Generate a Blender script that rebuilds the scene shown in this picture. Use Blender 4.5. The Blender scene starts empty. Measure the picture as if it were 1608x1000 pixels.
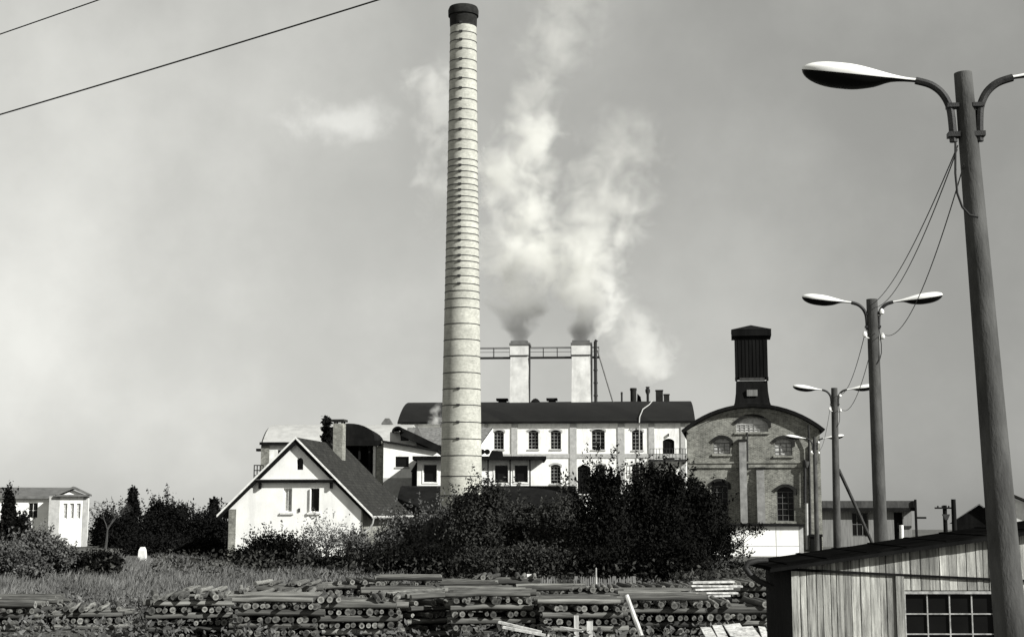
import bpy, math, random
import numpy as np
from mathutils import Vector
from mathutils.geometry import tessellate_polygon

C = bpy.context.scene.collection
random.seed(7); RNG = np.random.default_rng(11)
R = math.radians
# ------------------------------------------------------------------ camera frame
F = 2233.0                      # focal length in photo pixels (1608 wide)
HC = 3.0                        # eye height
PITCH = math.atan(300 / F)      # horizon lies at y = 800
SP, CP = math.sin(PITCH), math.cos(PITCH)

def P(px, py, Y):
    """point of the photo pixel (px, py) at distance Y in front of the camera"""
    dx, dz = (px - 804) / F, (500 - py) / F
    vy, vz = CP - dz * SP, SP + dz * CP
    s = Y / vy
    return Vector((dx * s, Y, HC + vz * s))
def X(px, Y, py=760): return P(px, py, Y).x
def Z(py, Y): return P(804, py, Y).z
def RC(a, b, c, d, Y):          # px0, py0, px1, py1 -> x0, x1, z0, z1
    m = (b + d) / 2
    return X(a, Y, m), X(c, Y, m), Z(d, Y), Z(b, Y)

# ------------------------------------------------------------------ materials
def gray(v): return (v * 1.0, v * 1.0, v * 0.962, 1)
MATS = {}
def new_mat(name):
    m = bpy.data.materials.new(name); m.use_nodes = True
    nt = m.node_tree; b = nt.nodes['Principled BSDF']
    b.inputs['Specular IOR Level'].default_value = 0.25
    return m, nt, b
def N(nt, t, **kw):
    n = nt.nodes.new(t)
    for k, v in kw.items():
        if k.startswith('i_'): n.inputs[k[2:].replace('_', ' ')].default_value = v
        else: setattr(n, k, v)
    return n
def ramp(nt, fac, stops):
    r = nt.nodes.new('ShaderNodeValToRGB')
    while len(r.color_ramp.elements) < len(stops): r.color_ramp.elements.new(0.5)
    for e, (p, v) in zip(r.color_ramp.elements, stops):
        e.position = p; e.color = gray(v)
    nt.links.new(fac, r.inputs[0]); return r.outputs[0]
def coords(nt, scale=(1, 1, 1), kind='Object'):
    tc = N(nt, 'ShaderNodeTexCoord'); mp = N(nt, 'ShaderNodeMapping'); mp.inputs['Scale'].default_value = scale
    nt.links.new(tc.outputs[kind], mp.inputs[0]); return mp.outputs[0]
def noise(nt, vec, scale, detail=6, rough=0.6):
    n = N(nt, 'ShaderNodeTexNoise'); n.inputs['Scale'].default_value = scale
    n.inputs['Detail'].default_value = detail; n.inputs['Roughness'].default_value = rough
    if vec: nt.links.new(vec, n.inputs['Vector'])
    return n.outputs['Fac']
def mixc(nt, fac, a, b, mode='MIX'):
    m = N(nt, 'ShaderNodeMix', data_type='RGBA', blend_type=mode)
    for s, v in ((0, fac), (6, a), (7, b)):
        if hasattr(v, 'is_linked'): nt.links.new(v, m.inputs[s])
        else: m.inputs[s].default_value = v
    return m.outputs[2]
def bump(nt, b, h, strength=0.4, dist=0.02):
    n = N(nt, 'ShaderNodeBump'); n.inputs['Strength'].default_value = strength; n.inputs['Distance'].default_value = dist
    nt.links.new(h, n.inputs['Height']); nt.links.new(n.outputs[0], b.inputs['Normal'])

def plain(name, lo, hi, scale=1.5, rough=0.85, stretch=(1, 1, 1), bmp=0.3, stain=None, island=False, metal=0, mid=(0.3, 0.7), spec=0.25):
    """mottled surface; stain = (value, amount): irregular dirt runs of another value"""
    m, nt, b = new_mat(name); v = coords(nt, stretch)
    f = noise(nt, v, scale)
    col = ramp(nt, f, [(mid[0], lo), (mid[1], hi)])
    if island:
        g = N(nt, 'ShaderNodeNewGeometry')
        k = ramp(nt, g.outputs['Random Per Island'], [(0, 0.45), (0.5, 0.85), (1, 1.15)])
        col = mixc(nt, 1.0, col, k, 'MULTIPLY')
    if stain:
        v2 = coords(nt, (1.1, 1.1, 0.22)); f2 = noise(nt, v2, 0.9, 8, 0.7)
        a = N(nt, 'ShaderNodeMapRange'); a.inputs[1].default_value = 0.52; a.inputs[2].default_value = 0.72; a.inputs[4].default_value = stain[1]
        nt.links.new(f2, a.inputs[0])
        col = mixc(nt, a.outputs[0], col, gray(stain[0]))
    nt.links.new(col, b.inputs['Base Color']); b.inputs['Roughness'].default_value = rough
    b.inputs['Metallic'].default_value = metal; b.inputs['Specular IOR Level'].default_value = spec
    if bmp: bump(nt, b, noise(nt, v, scale * 12, 4), bmp)
    MATS[name] = m; return m

def brick(name, a, bb, mortar, sx=0.26, sz=0.08, var=1.0):
    m, nt, b = new_mat(name)
    tc = N(nt, 'ShaderNodeTexCoord'); sep = N(nt, 'ShaderNodeSeparateXYZ'); nt.links.new(tc.outputs['Object'], sep.inputs[0])
    add = N(nt, 'ShaderNodeMath', operation='ADD'); nt.links.new(sep.outputs[0], add.inputs[0]); nt.links.new(sep.outputs[1], add.inputs[1])
    cm = N(nt, 'ShaderNodeCombineXYZ'); nt.links.new(add.outputs[0], cm.inputs[0]); nt.links.new(sep.outputs[2], cm.inputs[1])
    br = N(nt, 'ShaderNodeTexBrick'); nt.links.new(cm.outputs[0], br.inputs['Vector'])
    br.inputs['Color1'].default_value = gray(a); br.inputs['Color2'].default_value = gray(bb); br.inputs['Mortar'].default_value = gray(mortar)
    br.inputs['Scale'].default_value = 1; br.inputs['Brick Width'].default_value = sx; br.inputs['Row Height'].default_value = sz
    br.inputs['Mortar Size'].default_value = 0.012
    v = coords(nt); f = noise(nt, v, 0.7, 9, 0.72)
    k = ramp(nt, f, [(0.3, 1 - .55 * var), (0.5, 1 - .1 * var), (0.72, 1 + .5 * var)])
    col = mixc(nt, 1.0, br.outputs[0], k, 'MULTIPLY')
    f2 = noise(nt, v, 5, 5, 0.7); k2 = ramp(nt, f2, [(0.3, 1 - .4 * var), (0.7, 1 + .3 * var)])
    col = mixc(nt, 1.0, col, k2, 'MULTIPLY')
    nt.links.new(col, b.inputs['Base Color']); b.inputs['Roughness'].default_value = 0.95
    bump(nt, b, f2, 0.4)
    MATS[name] = m; return m

plain('white_plaster', 0.62, 0.82, 1.4, stain=(0.34, 0.7))
plain('gable_plaster', 0.70, 0.84, 1.0, stain=(0.5, 0.5))
plain('grey_plaster', 0.26, 0.40, 2.5)
plain('weathered_plaster', 0.12, 0.26, 2.0, stain=(0.06, .5))
plain('stack_plaster', 0.42, 0.66, 0.9, stain=(0.25, 0.5))
plain('pale_render', 0.45, 0.72, 1.8, stain=(0.25, 0.6))
plain('dark_render', 0.07, 0.14, 1.5, stain=(0.08, 0.5))  # dark grey, lightly mottled
plain('tar_roof', 0.004, 0.011, 0.7, rough=0.95, stain=(0.02, 0.5), spec=0.06)
plain('felt', 0.002, 0.006, 3.0, rough=1.0, spec=0.0, stain=(0.012, .6))
plain('tile_roof', 0.012, 0.032, 3.0, rough=0.95, bmp=0.6, stain=(0.035, 0.4), spec=0.08)
plain('weathered_tile', 0.06, 0.2, 3.5, rough=0.9, bmp=0.6)
plain('pale_roof', 0.30, 0.42, 0.9, rough=0.6, stain=(0.32, 0.4))
plain('dark_wood', 0.003, 0.010, 2.0, stretch=(1, 1, 0.15), rough=0.95, spec=0.08)
plain('grey_wood', 0.10, 0.2, 2.0, stretch=(4, 4, 0.3))
plain('pale_wood', 0.22, 0.66, 3.0, stretch=(3, 3, 0.4))
plain('planking', 0.10, 0.66, 3.4, stretch=(6, 6, 0.35), island=True, bmp=0.6, stain=(0.05, 0.55), mid=(0.3, 0.75))
plain('weathered_frame', 0.14, 0.40, 9.0)
plain('iron', 0.006, 0.03, 6, rough=0.6)
plain('galvanised', 0.3, 0.5, 5, rough=0.5)
plain('concrete', 0.028, 0.095, 3.0, stretch=(1, 1, 0.3), stain=(0.02, 0.8), bmp=.5, spec=.05)
plain('aluminium', 0.72, 0.82, 3.0, rough=0.35, bmp=0)
plain('lamp_bowl', 0.004, 0.007, 3.0, rough=0.3, bmp=0, spec=.08)
plain('porcelain', 0.8, 0.85, 3.0, rough=0.3, bmp=0)
plain('black_glass', 0.004, 0.008, 1.0, rough=0.12, bmp=0, spec=0.12)
plain('dim_glass', 0.02, 0.10, 3.0, rough=0.2, bmp=0)
plain('bright_glass', 0.22, 0.55, 6.0, rough=0.3, bmp=0)
plain('cable', 0.02, 0.03, 3.0, bmp=0)
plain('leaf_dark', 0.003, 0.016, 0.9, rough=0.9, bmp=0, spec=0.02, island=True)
plain('leaf_dusk', 0.010, 0.065, 1.2, rough=0.8, bmp=0, spec=0.05, island=True)  # random paler leaves paint sunlit specks into the dark foliage
plain('leaf_mid', 0.02, 0.13, 1.4, rough=0.7, bmp=0, spec=0.15)  # paler grey leaf copy, standing in for leaves the sun catches
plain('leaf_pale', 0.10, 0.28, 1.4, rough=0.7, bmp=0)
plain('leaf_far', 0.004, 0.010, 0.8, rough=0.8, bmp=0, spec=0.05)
plain('trunk_bark', 0.02, 0.06, 4.0, stretch=(1, 1, 0.3))
plain('grass_blade', 0.04, 0.18, 0.5, rough=0.8, bmp=0)
plain('limewash', 0.55, 0.82, 5.0)
brick('chimney_brick', 0.33, 0.43, 0.38, var=.45)
brick('wall_brick', 0.085, 0.21, 0.30)
brick('pier_brick', 0.16, 0.24, 0.26)
brick('stack_brick', 0.14, 0.26, 0.28)

def log_material(name, lo, hi):
    m, nt, b = new_mat(name); v = coords(nt, (0.3, 6, 6)); f = noise(nt, v, 3)
    col = ramp(nt, f, [(0.3, lo), (0.7, hi)])
    oi = N(nt, 'ShaderNodeObjectInfo'); g = N(nt, 'ShaderNodeNewGeometry')
    ad = N(nt, 'ShaderNodeMath', operation='ADD'); nt.links.new(oi.outputs['Random'], ad.inputs[0]); nt.links.new(g.outputs['Random Per Island'], ad.inputs[1])
    fr = N(nt, 'ShaderNodeMath', operation='FRACT'); nt.links.new(ad.outputs[0], fr.inputs[0])
    k = ramp(nt, fr.outputs[0], [(0, 0.3), (0.6, 0.8), (1, 1.5)])
    col = mixc(nt, 1.0, col, k, 'MULTIPLY'); nt.links.new(col, b.inputs['Base Color']); b.inputs['Roughness'].default_value = 0.9
    bump(nt, b, f, 0.5); MATS[name] = m
log_material('log_bark', 0.032, 0.19)
log_material('log_cut', 0.06, 0.22)
log_material('log_core', 0.025, 0.12)

# ground
m, nt, b = new_mat('yard_soil'); v = coords(nt)
f = noise(nt, v, 0.12, 10, 0.65); f2 = noise(nt, v, 2.5, 8, 0.7)
c1 = ramp(nt, f, [(0.35, 0.045), (0.65, 0.11)]); c2 = ramp(nt, f2, [(0.3, 0.6), (0.7, 1.4)])
nt.links.new(mixc(nt, 1.0, c1, c2, 'MULTIPLY'), b.inputs['Base Color']); b.inputs['Roughness'].default_value = 1
bump(nt, b, f2, 0.6, 0.05); MATS['yard_soil'] = m

# ------------------------------------------------------------------ mesh builder
class MB:
    def __init__(s): s.v = []; s.f = []; s.m = []
    def add(s, vs, fs, mi=0):
        o = len(s.v); s.v += [tuple(q) for q in vs]
        s.f += [tuple(i + o for i in q) for q in fs]; s.m += [mi] * len(fs); return s
    def box(s, x0, x1, y0, y1, z0, z1, mi=0):
        return s.add([(x0, y0, z0), (x1, y0, z0), (x1, y1, z0), (x0, y1, z0), (x0, y0, z1), (x1, y0, z1), (x1, y1, z1), (x0, y1, z1)],
                     [(3, 2, 1, 0), (4, 5, 6, 7), (0, 1, 5, 4), (1, 2, 6, 5), (2, 3, 7, 6), (3, 0, 4, 7)], mi)
    def prism_y(s, pts, y0, y1, mi=0):          # polygon in x-z (anticlockwise seen from -y), extruded along y
        n = len(pts); vs = [(x, y0, z) for x, z in pts] + [(x, y1, z) for x, z in pts]
        t = tessellate_polygon([[Vector((x, z, 0)) for x, z in pts]])
        fs = [tuple(q) for q in t] + [tuple(i + n for i in reversed(q)) for q in t]
        return s.add(vs, fs + [(i, i + n, (i + 1) % n + n, (i + 1) % n) for i in range(n)], mi)
    def prism_x(s, pts, x0, x1, mi=0):          # polygon in y-z extruded along x
        n = len(pts); vs = [(x0, y, z) for y, z in pts] + [(x1, y, z) for y, z in pts]
        t = tessellate_polygon([[Vector((y, z, 0)) for y, z in pts]])
        fs = [tuple(q) for q in t] + [tuple(i + n for i in reversed(q)) for q in t]
        return s.add(vs, fs + [(i, i + n, (i + 1) % n + n, (i + 1) % n) for i in range(n)], mi)
    def tube(s, pts, r, n=8, caps=True, mi=0):
        pts = [Vector(p) for p in pts]; k = len(pts)
        rs = r if isinstance(r, (list, tuple)) else [r] * k
        o = len(s.v); up = None
        for i, p in enumerate(pts):
            t = (pts[min(i + 1, k - 1)] - pts[max(i - 1, 0)]).normalized()
            if up is None: up = Vector((0, 0, 1)) if abs(t.z) < 0.9 else Vector((1, 0, 0))
            a = t.cross(up).normalized(); bq = a.cross(t).normalized(); up = bq
            for j in range(n):
                an = 2 * math.pi * j / n
                s.v.append(tuple(p + (a * math.cos(an) + bq * math.sin(an)) * rs[i]))
        for i in range(k - 1):
            for j in range(n):
                s.f.append((o + i * n + j, o + i * n + (j + 1) % n, o + (i + 1) * n + (j + 1) % n, o + (i + 1) * n + j)); s.m.append(mi)
        if caps:
            s.f.append(tuple(o + j for j in reversed(range(n)))); s.m.append(mi)
            s.f.append(tuple(o + (k - 1) * n + j for j in range(n))); s.m.append(mi)
        return s
    def lathe(s, prof, cx, cy, n=24, mi=0, cap=True):
        o = len(s.v); k = len(prof)
        for r, z in prof:
            for j in range(n): s.v.append((cx + r * math.cos(2 * math.pi * j / n), cy + r * math.sin(2 * math.pi * j / n), z))
        for i in range(k - 1):
            for j in range(n):
                s.f.append((o + i * n + j, o + i * n + (j + 1) % n, o + (i + 1) * n + (j + 1) % n, o + (i + 1) * n + j)); s.m.append(mi)
        if cap:
            s.f.append(tuple(o + j for j in reversed(range(n)))); s.m.append(mi)
            s.f.append(tuple(o + (k - 1) * n + j for j in range(n))); s.m.append(mi)
        return s
    def facade(s, outer, holes, Y, depth=0.25, mi=0):   # front sheet with real openings and their reveals
        loops = [outer] + holes
        flat = [q for l in loops for q in l]
        t = tessellate_polygon([[Vector((x, z, 0)) for x, z in l] for l in loops])
        s.add([(x, Y, z) for x, z in flat], [tuple(q) for q in t], mi)
        for h in holes:
            n = len(h)
            s.add([(x, Y, z) for x, z in h] + [(x, Y + depth, z) for x, z in h], [(i, (i + 1) % n, (i + 1) % n + n, i + n) for i in range(n)], mi)
        return s
    def shell(s, outer, Y0, Y1, mi=0, skip=()):         # sides and back of a body whose front is a facade
        n = len(outer)
        s.add([(x, Y0, z) for x, z in outer] + [(x, Y1, z) for x, z in outer], [(i, i + n, (i + 1) % n + n, (i + 1) % n) for i in range(n) if i not in skip], mi)
        t = tessellate_polygon([[Vector((x, z, 0)) for x, z in outer]])
        s.add([(x, Y1, z) for x, z in outer], [tuple(q) for q in t], mi); return s
    def build(s, name, mat, parent=None, smooth=False, local=False):
        me = bpy.data.meshes.new(name)
        L = Vector((0, 0, 0)) if (local or parent is None) else root_loc(parent)
        me.from_pydata([(x - L.x, y - L.y, z - L.z) for x, y, z in s.v], [], s.f)
        for q in (mat if isinstance(mat, (list, tuple)) else [mat]): me.materials.append(MATS[q])
        me.polygons.foreach_set('material_index', s.m)
        if smooth:
            me.polygons.foreach_set('use_smooth', [True] * len(s.f))
            me.set_sharp_from_angle(angle=R(40))
        me.update()
        o = bpy.data.objects.new(name, me); C.objects.link(o)
        if parent: o.parent = parent
        return o
def root_loc(o):
    while o.parent: o = o.parent
    return Vector(o.location)
def thing(name, label, cat, loc=(0, 0, 0), rz=0, group=None):
    o = bpy.data.objects.new(name, None); C.objects.link(o); o.location = loc; o.rotation_euler = (0, 0, rz)
    o.empty_display_size = 0.3; o['label'] = label; o['category'] = cat
    if group: o['group'] = group
    return o
def tag(o, label, cat, group=None):
    o['label'] = label; o['category'] = cat
    if group: o['group'] = group
    return o
def kind(o, k): o['kind'] = k; return o

def arch_pts(x0, x1, z0, z1, rise=0.0, n=8):
    """opening outline: rectangle with a segmental head of the given rise"""
    if rise <= 0: return [(x0, z0), (x1, z0), (x1, z1), (x0, z1)]
    c = (x0 + x1) / 2; h = (x1 - x0) / 2; rr = (h * h + rise * rise) / (2 * rise); zc = z1 - rr
    a = math.asin(min(1, h / rr))
    return [(x0, z0), (x1, z0)] + [(c + rr * math.sin(a - 2 * a * i / n), zc + rr * math.cos(a - 2 * a * i / n)) for i in range(n + 1)]

def window(parent, x0, x1, z0, z1, Y, rise=0, nx=2, nz=3, frame='white_plaster', glass='black_glass', bar=0.05, depth=0.18, name='window', pane=True, bd=0.05):
    mb = MB(); fr = arch_pts(x0, x1, z0, z1, rise)
    zt = z1 - rise
    yg = Y + depth
    mb.box(x0, x0 + bar, yg - bd, yg, z0, zt); mb.box(x1 - bar, x1, yg - bd, yg, z0, zt)
    mb.box(x0 + bar, x1 - bar, yg - bd, yg, z0, z0 + bar)
    mb.box(x0 + bar, x1 - bar, yg - bd, yg, zt - bar, zt)
    for i in range(1, nx):
        c = x0 + (x1 - x0) * i / nx; mb.box(c - bar * .35, c + bar * .35, yg - bd * .9, yg - 0.004, z0 + bar, zt - bar)
    for i in range(1, nz):
        c = z0 + (zt - z0) * i / nz; mb.box(x0 + bar, x1 - bar, yg - bd * .8, yg - 0.006, c - bar * .3, c + bar * .3)
    w = mb.build(name, frame, parent)
    if pane:
        g = MB(); t = tessellate_polygon([[Vector((x, z, 0)) for x, z in fr]])
        g.add([(x, yg + 0.01, z) for x, z in fr], [tuple(q) for q in t]); g.build('pane', glass, w)
    return w

# ------------------------------------------------------------------ ground
g = MB(); S = 3000
ys = [-60, 0, 40, 80, 120, 160, 185, 210, 250, 320, 450, 700, 1200, S]   # level yard, then the land falls gently away
zs_ = [-max(0, y - 185) * .0135 * min(1, (y - 185) / 80) if y > 185 else 0 for y in ys]
g.add([(x, y, z) for y, z in zip(ys, zs_) for x in (-S, -60, 0, 60, S)], [(r * 5 + c, r * 5 + c + 1, r * 5 + c + 6, r * 5 + c + 5) for r in range(len(ys) - 1) for c in range(4)])
kind(g.build('ground', 'yard_soil'), 'structure')

# ------------------------------------------------------------------ tall chimney
YC = 108
base = P(724, 800, YC); cx = base.x
ch = thing('factory_chimney', 'tall round pale brick chimney banded with iron hoops and blackened at its mouth', 'chimney', (cx, YC, 0))
k = lambda px: px / F * YC * 0.995
prof_px = [(800, 66), (778, 65.5), (640, 61), (486, 56), (280, 49), (110, 44.5), (60, 43.5), (44, 43)]
prof = [(k(w) / 2 * 1.05, -0.5)] if False else [(k(68) / 2, -0.3)]
prof += [(k(w) / 2, Z(py, YC)) for py, w in prof_px]
MB().lathe(prof, cx, YC, 48, cap=False).build('shaft', 'chimney_brick', ch, True)
def rad(py):
    ys = [q[0] for q in prof_px][::-1]; ws = [q[1] for q in prof_px][::-1]
    return k(float(np.interp(py, ys, ws))) / 2
cap = MB(); zt = Z(13, YC); zb = Z(44, YC); r0 = k(43) / 2
cap.lathe([(r0 + .004, zb), (r0 + .03, zb + .15), (r0 + .05, zb + .9), (r0 + .16, zt - .7), (r0 + .17, zt - .25), (r0 + .08, zt), (r0 - .35, zt), (r0 - .35, zt - 1.2)], cx, YC, 48, cap=False)
cap.lathe([(0.01, zt - 1.2), (r0 - .35, zt - 1.21)], cx, YC, 48, cap=False)
brick('tile_roof', .013, .030, .006, sx=.24, sz=.17, var=.8)
brick('seamed_roof', .004, .009, .018, sx=2.1, sz=40, var=.8)
brick('soot_brick', 0.010, 0.02, 0.012)
cap.build('crown', 'soot_brick', ch, True)
rings = [42, 56, 68.5, 82.5, 99, 114, 129, 144.3, 161, 177, 193, 208.7, 224.6, 239.5, 255, 264.7, 274, 284, 294, 303, 313, 322, 332, 341.6, 351, 361, 371, 381.6, 393, 405, 414, 425, 437, 449, 460, 472, 486, 511, 535.6, 561, 587, 612, 637.5, 664, 690, 716, 748, 778]
for i, py in enumerate(rings):
    z = Z(py, YC); r = rad(py)
    hb = MB().lathe([(r - .02, z - .032), (r + .02, z - .032), (r + .02, z + .032), (r - .02, z + .032)], cx, YC, 48, cap=False)
    if py < 450 or 600 < py < 700:          # tension lock of the hoop
        a = R(-90 - 8)
        hx, hy = cx + (r + .06) * math.cos(a), YC + (r + .06) * math.sin(a)
        hb.box(hx - .12, hx + .12, hy - .02, hy + .1, z - .08, z + .08)
    hb.build('hoop', 'iron', ch, True)

# ------------------------------------------------------------------ white gabled house
def build_house():
    YH = 85; rz = R(-8)
    ridge = P(474, 686, YH); zr = ridge.z; ze = Z(809, YH)
    loc = (P(464, 800, YH + .4).x, YH + .4, 0)
    h = thing('gabled_house', 'small white gabled house with dark tiled roof and one window standing open', 'house', loc, rz)
    W = 4.08; E = 4.72; D = 10.6; OV = .26         # half wall, half eave, length, verge overhang
    slope = (zr - ze) / E
    wz = lambda x: zr - .16 - abs(x) * slope
    attic = arch_pts(.02, .42, Z(737, YH), Z(718, YH), .2)
    s = 38.3 / 1000 * 1.0
    def wx(px): return (px - 464) * YH / F * 1.0
    za, zb_ = Z(803, YH), Z(766, YH)
    holes = [attic, arch_pts(wx(444), wx(458), za, zb_), arch_pts(wx(487), wx(502), za, zb_)]
    outer = [(-W, -.3), (W, -.3), (W, wz(W)), (0, wz(0)), (-W, wz(W))]
    MB().facade(outer, holes, 0, .22).shell(outer, 0, D, skip=(0,)).build('wall', 'gable_plaster', h, local=True)
    q = MB()
    q.box(-W - .03, -W + .42, -.025, .5, -.3, wz(W) - .1); q.build('corner_pier', 'pier_brick', h, local=True)
    MB().box(W - .06, W + .03, -.025, D, -.3, wz(W) - .12).build('side_wall', 'pier_brick', h, local=True)
    rf = MB()
    for sg in (-1, 1):
        t = .14; a = [(0, zr), (sg * E, ze), (sg * E, ze - t), (0, zr - t)]
        if sg > 0: a = a[::-1]
        rf.prism_y(a, -OV, D + .4)
    roof = rf.build('roof', 'tile_roof', h, local=True)
    cb = MB(); x0 = -.35
    # chimney rising through the right slope near the far end
    cbx, cby = 1.05, 6.6
    zc = zr + 1.2
    cb.box(cbx - .5, cbx + .12, cby - .4, cby + .4, zr - 3, zc)
    cc = cb.build('chimney', 'stack_brick', roof, local=True)
    cp = MB().box(cbx - .66, cbx + .22, cby - .5, cby + .5, zc + .12, zc + .26)
    for dx in (-.48, .0):
        for dy in (-.34, .22): cp.box(cbx + dx, cbx + dx + .1, cby + dy, cby + dy + .12, zc, zc + .12)
    cp.build('cowl', 'soot_brick', cc, local=True)
    for sg in (-1, 1):
        v = MB(); a = [(0, zr + .03), (sg * (E + .04), ze + .03), (sg * (E + .04), ze - .1), (0, zr - .1)]
        if sg > 0: a = a[::-1]
        v.prism_y(a, -OV - .06, -OV - .003); v.build('bargeboard', 'limewash', h, local=True)
        sf = MB(); a = [(0, zr - .145), (sg * E, ze - .145), (sg * E, ze - .30), (0, zr - .42)]
        if sg > 0: a = a[::-1]
        sf.prism_y(a, -OV + .02, -OV + .1)
        # rafter feet and soffit boards, in the shade of the verge
        a = [(0, zr - .145), (sg * E, ze - .145), (sg * E, ze - .18), (0, zr - .18)]
        if sg > 0: a = a[::-1]
        sf.prism_y(a, -OV + .1, -.003); sf.build('soffit', 'dark_wood', h, local=True)
    zt = Z(752, YH)
    ww = (zr - zt) / slope
    tb = MB().box(-ww + .1, ww - .1, -.24, -.12, zt - .2, zt - .04); tb.build('tie_beam', 'dark_wood', h, local=True)
    MB().box(-ww + .1, ww - .1, -.27, -.02, zt - .035, zt - .005).build('tie_board', 'grey_wood', h, local=True)
    for sg in (-1, 1):
        bx = sg * (ww - .35)
        MB().prism_y([(bx - .07, zt - .55), (bx + .07, zt - .55), (bx + .07, zt - .21), (bx - .07, zt - .21)], -.2, -.003).build('bracket', 'dark_wood', h, local=True)
    def win(x0, x1, z0, z1, **kw):
        # same as window(), in the house's own frame
        old = root_loc(h); h.location = (0, 0, 0); w = window(h, x0, x1, z0, z1, 0, **kw); h.location = old; return w
    win(.02, .42, Z(737, YH), Z(718, YH), rise=.2, nx=1, nz=2, frame='dark_wood', bar=.03)
    w1 = win(wx(444), wx(458), za, zb_, nx=2, nz=1, frame='limewash', glass='bright_glass', bar=.07)
    w2 = win(wx(487), wx(502), za, zb_, nx=1, nz=1, frame='limewash', bar=.03)
    w2['label'] = 'window standing open with dark room behind'
    # the open casement of the second window, swung out against the left reveal
    ox = wx(487); s_ = MB().box(ox + .01, ox + .05, -.1, .1, za + .03, zb_ - .03); s_.build('casement', 'limewash', w2, local=True)
    for a, b_ in ((440, 462), (483, 504)):
        MB().box(wx(a), wx(b_), -.1, -.003, za - .16, za - .05).build('sill', 'limewash', h, local=True)
    MB().box(wx(469), wx(471.5), -.06, -.003, za - .02, za + .2).build('wall_lamp', 'iron', h, local=True)
    gt = MB(); gt.tube([(E + .08, -OV, ze - .1), (E + .08, D + .4, ze - .1)], .08, 8); gt.build('gutter', 'galvanised', h, True, local=True)
    dp = MB(); dp.tube([(E + .08, -OV + .12, ze - .14), (E + .02, -OV + .15, ze - .45), (E - .2, -OV + .3, ze - .75), (W + .12, -.06, ze - 1.0), (W + .12, -.06, 0.0)], .055, 8)
    dp.build('downpipe', 'galvanised', h, True, local=True)
build_house()

# ------------------------------------------------------------------ barrel roof helper (ridge along x)
def barrel(y0, y1, ze, zr, t=.18, n=14, over=.3):
    """outline in y-z of a thick arched roof"""
    y0 -= over; y1 += over; c = (y0 + y1) / 2; h = (y1 - y0) / 2; rise = zr - ze
    rr = (h * h + rise * rise) / (2 * rise); zc = zr - rr; a = math.asin(h / rr)
    up = [(c + rr * math.sin(-a + 2 * a * i / n), zc + rr * math.cos(-a + 2 * a * i / n)) for i in range(n + 1)]
    lo = [(c + (rr - t) * math.sin(a - 2 * a * i / n), zc + (rr - t) * math.cos(a - 2 * a * i / n)) for i in range(n + 1)]
    return up + lo, up

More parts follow.
